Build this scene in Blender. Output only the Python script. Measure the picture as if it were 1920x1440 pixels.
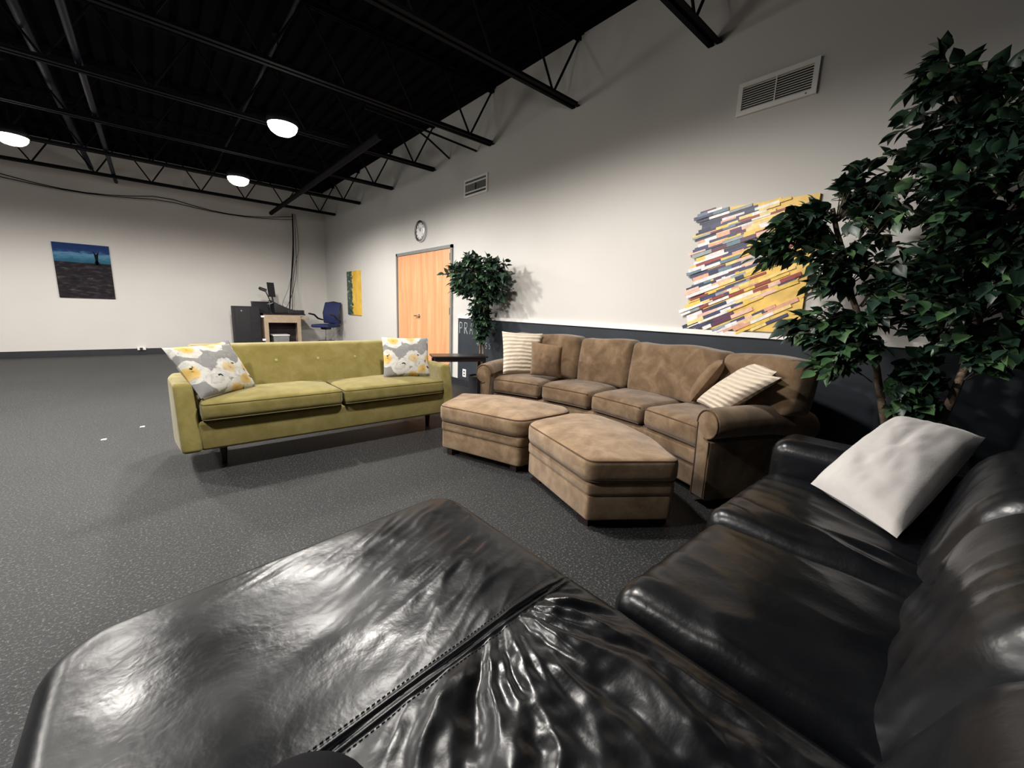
import bpy, bmesh, math, random
import numpy as np
from mathutils import Vector, Matrix, noise

random.seed(7)
S = bpy.context.scene
for o in list(bpy.data.objects): bpy.data.objects.remove(o)
COL = S.collection

# ------------------------------------------------------------------ camera
F = 763.8
cd = bpy.data.cameras.new('camera'); cam = bpy.data.objects.new('camera', cd); COL.objects.link(cam)
cd.sensor_width = 36; cd.lens = F / 1920 * 36; cd.clip_start = .02; cd.clip_end = 100
eX = Vector((0.75571363, -0.09085546, 0.64856934))
eY = Vector((-0.65398964, -0.15695751, 0.74004182))
eZ = Vector((0.03456099, -0.98341732, -0.17803346))
cam.matrix_world = Matrix(((eX[0], -eX[1], -eX[2], 0), (eY[0], -eY[1], -eY[2], 0), (eZ[0], -eZ[1], -eZ[2], 1.2), (0, 0, 0, 1)))
S.camera = cam
# ------------------------------------------------------------------ world, exposure
w = bpy.data.worlds.new('world'); S.world = w; w.use_nodes = True
w.node_tree.nodes['Background'].inputs[0].default_value = (.62, .78, 1, 1)
w.node_tree.nodes['Background'].inputs[1].default_value = 1.2
S.view_settings.view_transform = 'Standard'; S.view_settings.look = 'None'
S.view_settings.exposure = 0.0; S.view_settings.gamma = 1; S.view_settings.use_curve_mapping = False

WX, BY = 3.594, 11.85           # right wall, back wall
LX, NY, CZ = -7.0, -3.4, 4.02   # left wall, near wall, deck height
LAMPS = [(1.203, 8.12), (1.25, 5.38), (1.22, 2.35), (-1.133, 8.25), (-1.13, 5.4), (-1.13, 2.4), (-3.4, 8.2), (-3.4, 5.4)]  # lamps out of view are assumed, added along the visible rows for light
LZ = 3.10
LAMP_W = 75

# ------------------------------------------------------------------ materials
def nt(name):
    m = bpy.data.materials.new(name); m.use_nodes = True
    n = m.node_tree; b = n.nodes['Principled BSDF']
    return m, n, b
def N(n, t, **k):
    x = n.nodes.new(t)
    for a, v in k.items():
        if a in x.inputs.keys(): x.inputs[a].default_value = v
        else: setattr(x, a, v)
    return x
def c4(c): return (c[0], c[1], c[2], 1)
def ramp(n, src, stops, interp='LINEAR'):
    r = n.nodes.new('ShaderNodeValToRGB'); r.color_ramp.interpolation = interp
    e = r.color_ramp.elements
    while len(e) < len(stops): e.new(.5)
    for i, (p, c) in enumerate(stops): e[i].position = p; e[i].color = c4(c) if len(c) == 3 else c
    n.links.new(src, r.inputs[0]); return r.outputs[0]
def coords(n, kind='Object', scale=(1, 1, 1)):
    t = n.nodes.new('ShaderNodeTexCoord'); mp = n.nodes.new('ShaderNodeMapping'); mp.inputs['Scale'].default_value = scale
    n.links.new(t.outputs[kind], mp.inputs[0]); return mp.outputs[0]
def bump(n, b, src, strength, dist=.01, prev=None):
    x = n.nodes.new('ShaderNodeBump'); x.inputs['Strength'].default_value = strength; x.inputs['Distance'].default_value = dist
    n.links.new(src, x.inputs['Height'])
    if prev: n.links.new(prev, x.inputs['Normal'])
    n.links.new(x.outputs[0], b.inputs['Normal']); return x.outputs[0]
def noise_t(n, vec, scale, detail=3, rough=.5, dist=0):
    x = N(n, 'ShaderNodeTexNoise'); x.inputs['Scale'].default_value = scale; x.inputs['Detail'].default_value = detail
    x.inputs['Roughness'].default_value = rough; x.inputs['Distortion'].default_value = dist
    n.links.new(vec, x.inputs['Vector']); return x.outputs['Fac']
def plain(name, col, rough=.6, metal=0, var=.12, scale=12, bmp=0, emit=None, spec=None):
    m, n, b = nt(name); v = coords(n)
    f = noise_t(n, v, scale)
    lo = [max(0, x * (1 - var)) for x in col]; hi = [min(1, x * (1 + var)) for x in col]
    n.links.new(ramp(n, f, [(.3, lo), (.7, hi)]), b.inputs['Base Color'])
    b.inputs['Roughness'].default_value = rough; b.inputs['Metallic'].default_value = metal
    if spec is not None: b.inputs['Specular IOR Level'].default_value = spec
    if bmp: bump(n, b, noise_t(n, v, scale * 8), bmp)
    if emit: b.inputs['Emission Color'].default_value = c4(emit[0]); b.inputs['Emission Strength'].default_value = emit[1]
    return m
M = {}
M['wall'] = plain('painted_wall', (.585, .565, .535), .85, var=.025, scale=1.2, bmp=.04)
M['wall_dark'] = plain('dark_grey_paint', (.05, .05, .055), .85)
M['deck'] = plain('dark_ceiling_paint', (.0022, .0022, .0042), .95, var=.3, scale=2, spec=.05)
M['steel'] = plain('black_painted_steel', (.0035, .0035, .005), .8, var=.2, spec=.12)
M['pipe'] = plain('dark_blue_pipe', (.004, .006, .014), .6, var=.2, spec=.2)
M['chalk_wall'] = plain('chalkboard_paint', (.014, .020, .028), .7, var=.25, scale=3)
M['chalk'] = plain('chalk', (.45, .5, .52), .95, var=.3, scale=60)
M['base'] = plain('black_rubber_base', (.012, .013, .018), .5)
M['white'] = plain('white_paint', (.80, .78, .75), .5, var=.03)
M['ledge'] = plain('ledge_paint', (.82, .80, .76), .6, var=.06, scale=9)
M['frame'] = plain('grey_door_frame', (.19, .195, .19), .5, var=.05)
M['chrome'] = plain('chrome', (.6, .6, .62), .2, 1, var=.05)
M['black'] = plain('black_plastic', (.010, .010, .013), .45, var=.2)
M['blackwood'] = plain('black_wood', (.012, .010, .012), .3, var=.3, scale=8)
M['darkleg'] = plain('dark_wood_leg', (.02, .008, .008), .35, var=.3)
M['booth'] = plain('booth_plywood', (.40, .31, .215), .7, var=.1, scale=10)
M['boothin'] = plain('booth_inside', (.03, .018, .022), .8, var=.2)
M['speaker'] = plain('speaker_black', (.009, .009, .013), .75, var=.15, scale=20)
M['grey'] = plain('grey_plastic', (.22, .23, .23), .5)
M['blue'] = plain('blue_mesh_fabric', (.008, .015, .075), .7, var=.25, scale=60)
M['trunk'] = plain('ficus_bark', (.20, .145, .10), .85, var=.55, scale=25, bmp=.5)
M['stem'] = plain('ficus_stem', (.08, .07, .045), .8, var=.3)
M['pot'] = plain('dark_pot', (.018, .018, .02), .5)
M['moss'] = plain('dark_moss', (.03, .03, .015), .95, var=.5, scale=40)
M['paper'] = plain('paper', (.85, .85, .84), .7, var=.02)
M['lamp'] = plain('lamp_diffuser', (.9, .88, .8), .5, var=0, emit=((1, .92, .80), 14))
M['canvasdark'] = plain('canvas_edge', (.25, .18, .06), .8)
M['glass'] = nt('window_glass')[0]
_b = M['glass'].node_tree.nodes['Principled BSDF']; _b.inputs['Transmission Weight'].default_value = 1; _b.inputs['Roughness'].default_value = 0; _b.inputs['IOR'].default_value = 1.05

def leaf_mat(name, a, b_, c, rough=.42):
    m, n, b = nt(name); v = coords(n)
    f = noise_t(n, v, 9, 2)
    n.links.new(ramp(n, f, [(.32, a), (.55, b_), (.75, c)]), b.inputs['Base Color'])
    b.inputs['Roughness'].default_value = rough; b.inputs['Specular IOR Level'].default_value = .5
    return m
M['leaf'] = leaf_mat('ficus_leaf', (.007, .019, .014), (.015, .040, .024), (.040, .082, .036))
M['leaf2'] = leaf_mat('ficus_leaf_light', (.030, .075, .030), (.06, .13, .05), (.10, .19, .07))

def suede(name, a, b_, c, scale=5):
    m, n, b = nt(name); v = coords(n)
    f = noise_t(n, v, scale * 1.3, 5, .6, .45)
    col = ramp(n, f, [(.36, a), (.5, b_), (.64, c)])
    n.links.new(col, b.inputs['Base Color']); b.inputs['Roughness'].default_value = .95
    b.inputs['Specular IOR Level'].default_value = .15
    b.inputs['Sheen Weight'].default_value = .25; b.inputs['Sheen Roughness'].default_value = .5
    p = bump(n, b, f, .25, .01); bump(n, b, noise_t(n, v, 260, 2), .2, .003, p)
    return m
M['suede'] = suede('brown_suede', (.11, .068, .037), (.150, .097, .055), (.205, .138, .083))
M['suede_light'] = suede('ottoman_suede', (.19, .122, .068), (.255, .17, .098), (.325, .225, .137), 6)
M['suede_pillow'] = suede('pillow_suede', (.12, .072, .036), (.155, .095, .05), (.19, .12, .066), 6)
M['piping'] = plain('dark_brown_piping', (.07, .04, .022), .8)
M['olive'] = suede('olive_fabric', (.195, .160, .045), (.22, .182, .056), (.25, .21, .072), 7)
M['olive_pipe'] = plain('olive_piping', (.10, .085, .02), .8)
M['white_fabric'] = suede('white_fabric', (.45, .43, .415), (.48, .46, .445), (.51, .49, .475), 4)
M['button'] = plain('olive_button', (.42, .37, .14), .7)

def leather():
    m, n, b = nt('black_leather'); v = coords(n)
    f = noise_t(n, v, 3, 3)
    n.links.new(ramp(n, f, [(.3, (.003, .0034, .0045)), (.7, (.006, .0068, .0085))]), b.inputs['Base Color'])
    r = ramp(n, noise_t(n, v, 6, 3), [(.3, (.25, .25, .25)), (.7, (.36, .36, .36))]); n.links.new(r, b.inputs['Roughness'])
    b.inputs['Specular IOR Level'].default_value = .36
    p = bump(n, b, noise_t(n, v, 18, 3, .5, .3), .22, .006); p = bump(n, b, noise_t(n, v, 70, 2), .12, .003, p)
    return m
M['leather'] = leather()
M['stitch'] = plain('black_thread', (.03, .03, .032), .6)

def floor_mat():
    m, n, b = nt('speckled_rubber_floor'); v = coords(n)
    f = noise_t(n, v, 1.1, 3)
    basec = ramp(n, f, [(.3, (.012, .013, .015)), (.7, (.018, .0195, .021))])
    sp = noise_t(n, v, 95, 4, .75)
    mask = ramp(n, sp, [(.54, (0, 0, 0)), (.66, (1, 1, 1))])
    mx = n.nodes.new('ShaderNodeMix'); mx.data_type = 'RGBA'
    n.links.new(mask, mx.inputs[0]); n.links.new(basec, mx.inputs[6]); mx.inputs[7].default_value = (.17, .17, .155, 1)
    n.links.new(mx.outputs[2], b.inputs['Base Color'])
    b.inputs['Roughness'].default_value = .55; b.inputs['Specular IOR Level'].default_value = .35
    bump(n, b, sp, .7, .008)
    return m
M['floor'] = floor_mat()

def wood_door():
    m, n, b = nt('oak_veneer'); v = coords(n, scale=(1, 5, .35))
    f = noise_t(n, v, 2.6, 4, .6, .8)
    n.links.new(ramp(n, f, [(.3, (.62, .26, .115)), (.5, (.72, .34, .16)), (.7, (.78, .41, .22))]), b.inputs['Base Color'])
    b.inputs['Roughness'].default_value = .45; return m
M['oak'] = wood_door()

def floral():
    m, n, b = nt('floral_print'); v = coords(n, 'UV')
    nx = n.nodes.new('ShaderNodeTexNoise'); nx.inputs['Scale'].default_value = 9; nx.inputs['Detail'].default_value = 3; n.links.new(v, nx.inputs['Vector'])
    mm = n.nodes.new('ShaderNodeMix'); mm.data_type = 'RGBA'; mm.blend_type = 'LINEAR_LIGHT'; mm.inputs[0].default_value = .09
    n.links.new(v, mm.inputs[6]); n.links.new(nx.outputs['Color'], mm.inputs[7])
    vo = n.nodes.new('ShaderNodeTexVoronoi'); vo.voronoi_dimensions = '2D'; vo.inputs['Scale'].default_value = 2.6; n.links.new(mm.outputs[2], vo.inputs['Vector'])
    d = vo.outputs['Distance']
    bw = n.nodes.new('ShaderNodeSeparateColor'); n.links.new(vo.outputs['Color'], bw.inputs[0])
    ye = ramp(n, d, [(0, (.06, .05, .03)), (.05, (.45, .30, .08)), (.09, (.52, .33, .08)), (.25, (.60, .42, .15)), (.31, (.55, .53, .47)), (.50, (.57, .555, .51)), (.54, (.22, .215, .21))])
    wh = ramp(n, d, [(0, (.35, .33, .31)), (.10, (.56, .545, .50)), (.28, (.42, .41, .385)), (.32, (.56, .55, .51)), (.47, (.53, .52, .485)), (.51, (.22, .215, .21))])
    mx = n.nodes.new('ShaderNodeMix'); mx.data_type = 'RGBA'
    n.links.new(ramp(n, bw.outputs[0], [(.62, (0, 0, 0)), (.63, (1, 1, 1))]), mx.inputs[0])
    n.links.new(ye, mx.inputs[6]); n.links.new(wh, mx.inputs[7])
    # ink blots and pencil lines
    v2 = n.nodes.new('ShaderNodeTexVoronoi'); v2.voronoi_dimensions = '2D'; v2.inputs['Scale'].default_value = 2.2; v2.inputs['Randomness'].default_value = 1; n.links.new(mm.outputs[2], v2.inputs['Vector'])
    k = n.nodes.new('ShaderNodeMix'); k.data_type = 'RGBA'; n.links.new(ramp(n, v2.outputs['Distance'], [(.05, (1, 1, 1)), (.065, (0, 0, 0))]), k.inputs[0])
    n.links.new(mx.outputs[2], k.inputs[6]); k.inputs[7].default_value = (.012, .012, .015, 1)
    ln = noise_t(n, v, 7, 4, .6, 1.5)
    g = n.nodes.new('ShaderNodeMix'); g.data_type = 'RGBA'; n.links.new(ramp(n, ln, [(.55, (0, 0, 0)), (.57, (.75, .75, .75)), (.60, (.1, .1, .1))]), g.inputs[0])
    n.links.new(k.outputs[2], g.inputs[6]); g.inputs[7].default_value = (.33, .32, .31, 1)
    n.links.new(g.outputs[2], b.inputs['Base Color']); b.inputs['Roughness'].default_value = .9
    return m
M['floral'] = floral()

def ribbed():
    m, n, b = nt('ribbed_plush'); v = coords(n, 'UV')
    wv = n.nodes.new('ShaderNodeTexWave'); wv.bands_direction = 'Y'; wv.inputs['Scale'].default_value = 3.4; wv.inputs['Distortion'].default_value = 1.6; wv.inputs['Detail Scale'].default_value = .8
    wv.inputs['Detail'].default_value = 2; n.links.new(v, wv.inputs['Vector'])
    f = noise_t(n, v, 60, 4, .7)
    mxx = n.nodes.new('ShaderNodeMath'); mxx.operation = 'MULTIPLY_ADD'; mxx.inputs[1].default_value = .35; n.links.new(f, mxx.inputs[0]); n.links.new(wv.outputs['Fac'], mxx.inputs[2])
    n.links.new(ramp(n, mxx.outputs[0], [(.1, (.50, .40, .30)), (.4, (.56, .47, .36)), (1, (.62, .54, .43))]), b.inputs['Base Color'])
    b.inputs['Roughness'].default_value = 1; b.inputs['Sheen Weight'].default_value = .3
    bump(n, b, mxx.outputs[0], .55, .02); return m
M['plush'] = ribbed()

def sea_paint():
    m, n, b = nt('seascape_paint'); v = coords(n, 'UV')
    sep = n.nodes.new('ShaderNodeSeparateXYZ'); n.links.new(v, sep.inputs[0])
    vs = coords(n, 'UV', (2.2, 9, 1)); f = noise_t(n, vs, 2.4, 4, .6, .6)
    ad = n.nodes.new('ShaderNodeMath'); ad.operation = 'MULTIPLY_ADD'; ad.inputs[1].default_value = .22; n.links.new(f, ad.inputs[0]); n.links.new(sep.outputs[1], ad.inputs[2])
    sea = ramp(n, ad.outputs[0], [(.70, (.01, .07, .12)), (.82, (.02, .10, .17)), (.92, (.09, .22, .34)), (.965, (.015, .045, .15)), (1, (.010, .03, .12))])
    rock = ramp(n, f, [(.35, (.005, .0045, .007)), (.52, (.014, .011, .014)), (.63, (.035, .028, .032)), (.76, (.14, .13, .13))])
    mx = n.nodes.new('ShaderNodeMix'); mx.data_type = 'RGBA'; n.links.new(ramp(n, sep.outputs[1], [(.655, (0, 0, 0)), (.665, (1, 1, 1))]), mx.inputs[0])
    n.links.new(rock, mx.inputs[6]); n.links.new(sea, mx.inputs[7])
    n.links.new(mx.outputs[2], b.inputs['Base Color']); b.inputs['Roughness'].default_value = .75; b.inputs['Specular IOR Level'].default_value = .2; return m
M['sea'] = sea_paint()
def gold_paint():
    m, n, b = nt('gold_and_green_paint'); v = coords(n, 'UV')
    sep = n.nodes.new('ShaderNodeSeparateXYZ'); n.links.new(v, sep.inputs[0])
    f = noise_t(n, coords(n, 'UV', (1, 3, 1)), 5, 4, .65, .5)
    ad = n.nodes.new('ShaderNodeMath'); ad.operation = 'MULTIPLY_ADD'; ad.inputs[1].default_value = .5; n.links.new(f, ad.inputs[0]); n.links.new(sep.outputs[0], ad.inputs[2])
    gold = ramp(n, noise_t(n, v, 4, 3), [(.3, (.68, .38, .03)), (.6, (.80, .52, .07)), (.8, (.86, .63, .2))])
    dark = ramp(n, f, [(.35, (.01, .03, .03)), (.5, (.03, .08, .06)), (.6, (.12, .17, .09)), (.7, (.6, .62, .55))])
    mx = n.nodes.new('ShaderNodeMix'); mx.data_type = 'RGBA'; n.links.new(ramp(n, ad.outputs[0], [(.64, (0, 0, 0)), (.70, (1, 1, 1))]), mx.inputs[0])
    n.links.new(dark, mx.inputs[6]); n.links.new(gold, mx.inputs[7]); n.links.new(mx.outputs[2], b.inputs['Base Color'])
    b.inputs['Roughness'].default_value = .4; return m
M['gold'] = gold_paint()
STRIPES = [(.80, .55, .10), (.85, .65, .25), (.82, .80, .78), (.045, .05, .12), (.10, .03, .075), (.72, .38, .25), (.12, .20, .26), (.30, .34, .35), (.30, .045, .04), (.78, .50, .40), (.02, .03, .07), (.76, .70, .72)]
for i, c in enumerate(STRIPES): M['st%d' % i] = plain('stripe_paint_%d' % i, c, .5, var=.15, scale=30)
M['st_gold'] = plain('stripe_gold_panel', (.80, .52, .12), .5, var=.22, scale=8)

# ------------------------------------------------------------------ geometry
class G:
    """collects faces; g.v, g.f, g.m (material slot per face), g.uv (per vertex)"""
    def __init__(s): s.v = []; s.f = []; s.m = []; s.uv = None
    def add(s, v, f, mi=0):
        o = len(s.v); s.v += [tuple(p) for p in v]; s.f += [tuple(i + o for i in q) for q in f]; s.m += [mi] * len(f); return s
    def box(s, lo, hi, mi=0):
        x0, y0, z0 = lo; x1, y1, z1 = hi
        return s.add([(x0, y0, z0), (x1, y0, z0), (x1, y1, z0), (x0, y1, z0), (x0, y0, z1), (x1, y0, z1), (x1, y1, z1), (x0, y1, z1)],
                     [(0, 3, 2, 1), (4, 5, 6, 7), (0, 1, 5, 4), (1, 2, 6, 5), (2, 3, 7, 6), (3, 0, 4, 7)], mi)
    def obox(s, c, ux, uy, uz, mi=0):
        c, ux, uy, uz = map(Vector, (c, ux, uy, uz)); v = []
        for k in (-1, 1):
            for a, b in ((-1, -1), (1, -1), (1, 1), (-1, 1)): v.append(c + a * ux + b * uy + k * uz)
        return s.add(v, [(0, 3, 2, 1), (4, 5, 6, 7), (0, 1, 5, 4), (1, 2, 6, 5), (2, 3, 7, 6), (3, 0, 4, 7)], mi)
    def tube(s, pts, r, n=8, closed=False, mi=0):
        pts = [Vector(p) for p in pts]; L = len(pts); rs = r if hasattr(r, '__len__') else [r] * L
        v = []; prev = None
        for i, p in enumerate(pts):
            if closed: t = pts[(i + 1) % L] - pts[i - 1]
            else: t = pts[min(i + 1, L - 1)] - pts[max(i - 1, 0)]
            t = t.normalized() if t.length > 1e-9 else Vector((0, 0, 1))
            if prev is None:
                a = Vector((0, 0, 1)) if abs(t.z) < .9 else Vector((1, 0, 0)); u = t.cross(a).normalized()
            else: u = (prev - t * prev.dot(t)); u = u.normalized() if u.length > 1e-9 else prev
            prev = u; w_ = t.cross(u)
            for k in range(n):
                a = 2 * math.pi * k / n; v.append(p + (u * math.cos(a) + w_ * math.sin(a)) * rs[i])
        f = []
        for i in range(L if closed else L - 1):
            j = (i + 1) % L
            for k in range(n): f.append((i * n + k, i * n + (k + 1) % n, j * n + (k + 1) % n, j * n + k))
        if not closed: f.append(tuple(range(n))[::-1]); f.append(tuple((L - 1) * n + k for k in range(n)))
        return s.add(v, f, mi)
    def grid(s, pts, nu, nv, mi=0, flip=False):
        f = []
        for i in range(nu - 1):
            for j in range(nv - 1):
                q = (i * nv + j, (i + 1) * nv + j, (i + 1) * nv + j + 1, i * nv + j + 1); f.append(q[::-1] if flip else q)
        return s.add(pts, f, mi)
    def lathe(s, c, prof, n=24, axis='Z', mi=0, caps=True):
        v = []; f = []
        for r, h in prof:
            for k in range(n):
                a = 2 * math.pi * k / n; x, y = r * math.cos(a), r * math.sin(a)
                p = (x, y, h) if axis == 'Z' else ((h, x, y) if axis == 'X' else (y, h, x))
                v.append((c[0] + p[0], c[1] + p[1], c[2] + p[2]))
        for i in range(len(prof) - 1):
            for k in range(n): f.append((i * n + k, i * n + (k + 1) % n, (i + 1) * n + (k + 1) % n, (i + 1) * n + k))
        if caps: f.append(tuple(range(n))[::-1]); f.append(tuple((len(prof) - 1) * n + k for k in range(n)))
        return s.add(v, f, mi)
    def map(s, fn): s.v = [tuple(fn(*p)) for p in s.v]; return s

def axis_coords(h, r, n):
    e = [math.tan(a) * r for a in (math.radians(15), math.radians(30), math.radians(45))]
    L = [-(h - r) - x for x in e[::-1]]
    mid = [-(h - r) + 2 * (h - r) * i / n for i in range(n + 1)] if h - r > 1e-6 else [0.0]
    return L + mid + [(h - r) + x for x in e]
def rbox(size, r, n=(8, 8, 3), crown=0, belly=0, c=(0, 0, 0)):
    """rounded box centred on c, crowned top"""
    h = [x / 2 for x in size]; r = min(r, min(h) * .999)
    ax = [axis_coords(h[i], r, n[i]) for i in range(3)]
    keys = {}; V = []; Fc = []
    def vid(p):
        k = tuple(round(x, 6) for x in p)
        if k in keys: return keys[k]
        q = [max(-(h[i] - r), min(h[i] - r, p[i])) for i in range(3)]
        d = Vector([p[i] - q[i] for i in range(3)])
        if d.length > 1e-9: d = d.normalized() * r
        P = [q[i] + d[i] for i in range(3)]
        bx = max(0, 1 - (P[0] / h[0]) ** 2); by = max(0, 1 - (P[1] / h[1]) ** 2); bz = max(0, 1 - (P[2] / h[2]) ** 2)
        if P[2] > 0: P[2] += crown * (bx * by) ** .6
        P[1] += belly * math.copysign(1, P[1]) * bx * bz * min(1, abs(P[1]) / h[1]); P[0] += belly * math.copysign(1, P[0]) * by * bz * min(1, abs(P[0]) / h[0])
        keys[k] = len(V); V.append((P[0] + c[0], P[1] + c[1], P[2] + c[2])); return keys[k]
    for a in range(3):
        b, d = (a + 1) % 3, (a + 2) % 3
        for sgn in (-1, 1):
            for i in range(len(ax[b]) - 1):
                for j in range(len(ax[d]) - 1):
                    q = []
                    for (ii, jj) in ((i, j), (i + 1, j), (i + 1, j + 1), (i, j + 1)):
                        p = [0, 0, 0]; p[a] = sgn * ax[a][-1]; p[b] = ax[b][ii]; p[d] = ax[d][jj]; q.append(vid(p))
                    Fc.append(tuple(q) if sgn > 0 else tuple(q[::-1]))
    g = G(); g.add(V, Fc); return g
def fillet(poly, rad, n=5):
    out = []; L = len(poly)
    for i in range(L):
        p0, p1, p2 = Vector(poly[i - 1]), Vector(poly[i]), Vector(poly[(i + 1) % L])
        a = (p0 - p1); b = (p2 - p1); r = rad if not hasattr(rad, '__len__') else rad[i]
        r = min(r, a.length * .45, b.length * .45); A = p1 + a.normalized() * r; B = p1 + b.normalized() * r
        for k in range(n + 1):
            t = k / n; out.append((1 - t) ** 2 * A + 2 * t * (1 - t) * p1 + t * t * B)
    # densify
    res = []; L = len(out)
    for i in range(L):
        a, b = out[i], out[(i + 1) % L]; m = max(1, int((b - a).length / .05))
        for k in range(m): res.append(a + (b - a) * k / m)
    return res
def inset(poly, d):
    c = sum(poly, Vector((0, 0))) / len(poly); out = []; L = len(poly)
    for i in range(L):
        t = poly[(i + 1) % L] - poly[i - 1]; nrm = Vector((-t.y, t.x)).normalized()
        if nrm.dot(c - poly[i]) < 0: nrm = -nrm
        out.append(poly[i] + nrm * d)
    return out
def slab(poly, z0, z1, r, crown=0, wr=0, seed=0, rings=7):
    """rounded cushion over a plan outline (list of 2-D vectors)"""
    g = G(); prof = []
    for k in range(5): a = math.pi / 2 * k / 4; prof.append((r * (1 - math.sin(a)), z0 + r * (1 - math.cos(a))))
    for k in range(1, 3): prof.append((0, z0 + r + (z1 - z0 - 2 * r) * k / 3))
    for k in range(5): a = math.pi / 2 * k / 4; prof.append((r * (1 - math.cos(a)), z1 - r + r * math.sin(a)))
    V = []; n = len(poly); c = sum(poly, Vector((0, 0))) / n
    for d, z in prof:
        for p in inset(poly, d): V.append(Vector((p.x, p.y, z)))
    last = inset(poly, r)
    for k in range(1, rings + 1):
        t = k / rings; t2 = 1 - t
        for p in last:
            q = c + (p - c) * max(t2, .001); V.append(Vector((q.x, q.y, z1 + crown * (1 - t2 ** 2.2))))
    F_ = []; R = len(prof) + rings
    for i in range(R - 1):
        for k in range(n): F_.append((i * n + k, i * n + (k + 1) % n, (i + 1) * n + (k + 1) % n, (i + 1) * n + k))
    F_.append(tuple(range(n))[::-1]); F_.append(tuple((R - 1) * n + k for k in range(n)))
    if wr:
        for p in V: p.z += wr * noise.noise(Vector((p.x * 5 + seed, p.y * 5, p.z * 3))) * (1 if p.z > z1 - .02 else .3)
    g.add(V, F_); return g

# ------------------------------------------------------------------ objects
def tag(o, label=None, cat=None, group=None, kind=None):
    if label: o['label'] = label
    if cat: o['category'] = cat
    if group: o['group'] = group
    if kind: o['kind'] = kind
    return o
ORG = {}
def thing(name, org, label, cat, group=None):
    o = bpy.data.objects.new(name, None); COL.objects.link(o); o.location = org; o.empty_display_size = .1
    ORG[o.name] = Vector(org); return tag(o, label, cat, group)
def mk(name, g, mats, parent=None, smooth=True, org=None, auto=None, uv=None):
    me = bpy.data.meshes.new(name)
    if parent is not None: off = ORG[parent.name]
    elif org is not None: off = Vector(org)
    else:
        xs = np.array(g.v); off = Vector(((xs[:, 0].min() + xs[:, 0].max()) / 2, (xs[:, 1].min() + xs[:, 1].max()) / 2, xs[:, 2].min()))
    me.from_pydata([tuple(Vector(p) - off) for p in g.v], [], g.f)
    if not isinstance(mats, (list, tuple)): mats = [mats]
    for m_ in mats: me.materials.append(M[m_])
    me.polygons.foreach_set('material_index', g.m)
    if uv is None: uv = g.uv
    if uv is not None:
        l = me.uv_layers.new(name='UVMap')
        for lp in me.loops: l.data[lp.index].uv = uv[lp.vertex_index]
    me.update()
    bm = bmesh.new(); bm.from_mesh(me)
    if uv is None: bmesh.ops.remove_doubles(bm, verts=bm.verts, dist=1e-5)
    bmesh.ops.recalc_face_normals(bm, faces=bm.faces); bm.to_mesh(me); bm.free()
    if smooth:
        me.polygons.foreach_set('use_smooth', [True] * len(me.polygons)); me.set_sharp_from_angle(angle=math.radians(auto or 50))
    o = bpy.data.objects.new(name, me); COL.objects.link(o)
    if parent is not None: o.parent = parent
    else: o.location = off
    ORG[o.name] = off; return o
def struct(name, g, mats, parent=None, **k):
    o = mk(name, g, mats, parent, **k)
    if parent is None: o['kind'] = 'structure'
    return o
def copy_tree(o, parent=None):
    c = o.copy(); COL.objects.link(c); c.parent = parent; ORG[c.name] = ORG.get(o.name, Vector())
    for ch in [x for x in bpy.data.objects if x.parent == o]: copy_tree(ch, c)
    return c
def box1(lo, hi): return G().box(lo, hi)

# ================================================================== SETTING
struct('floor', box1((LX - .1, NY - .1, -.06), (WX + .1, BY + .1, 0)), 'floor', smooth=False, org=(0, 0, 0))
# corrugated deck
g = G(); x = LX - .1; pts = []
while x < WX + .1:
    pts += [(x, CZ), (x + .10, CZ), (x + .115, CZ + .04), (x + .165, CZ + .04)]; x += .18
V = []; Fq = []
for (xx, zz) in pts: V += [(xx, NY - .1, zz), (xx, BY + .1, zz)]
for k in range(len(pts) - 1): Fq.append((2 * k, 2 * k + 1, 2 * k + 3, 2 * k + 2))
g.add(V, Fq); g.box((LX - .1, NY - .1, CZ + .05), (WX + .1, BY + .1, CZ + .12)); g.box((LX, BY - .04, CZ - .01), (WX, BY - .002, CZ + .05))
struct('ceiling', g, 'deck', smooth=False)
struct('wall_back', box1((LX, BY, 0), (WX + .1, BY + .1, CZ + .05)), 'wall', smooth=False)
DY0, DY1, DZ = 5.585, 7.54, 2.17   # door opening outer frame
g = G(); g.box((WX, DY1, 0), (WX + .12, BY, CZ + .05)); g.box((WX, DY0, DZ), (WX + .12, DY1, CZ + .05)); g.box((WX, NY, 0), (WX + .12, DY0, CZ + .05))
struct('wall_right', g, 'wall', smooth=False)
struct('wall_near', box1((LX, NY - .1, 0), (WX + .1, NY, CZ + .05)), 'chalk_wall', smooth=False)
# unseen left wall; both windows are assumed, added to let in cool daylight
g = G(); ws = [(1.2, 3.2), (5.2, 7.2)]; zz = (.9, 2.6)
g.box((LX - .12, NY, 0), (LX, BY, zz[0])); g.box((LX - .12, NY, zz[1]), (LX, BY, CZ + .05))
y = NY
for a, b in ws: g.box((LX - .12, y, zz[0]), (LX, a, zz[1])); y = b
g.box((LX - .12, y, zz[0]), (LX, BY, zz[1]))
struct('wall_left', g, 'wall_dark', smooth=False)
for k, (a, b) in enumerate(ws):
    g = G()
    for (p, q) in (((a, zz[0]), (b, zz[0] + .05)), ((a, zz[1] - .05), (b, zz[1])), ((a, zz[0]), (a + .05, zz[1])), ((b - .05, zz[0]), (b, zz[1])), (((a + b) / 2 - .02, zz[0]), ((a + b) / 2 + .02, zz[1]))):
        g.box((LX - .09, p[0], p[1]), (LX - .03, q[0], q[1]))
    wn = struct('window_%d' % (k + 1), g, 'white', smooth=False)  # assumed window out of view, added as a source of bluish side light
    mk('pane', box1((LX - .065, a + .04, zz[0] + .04), (LX - .06, b - .04, zz[1] - .04)), 'glass', wn, smooth=False)
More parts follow.
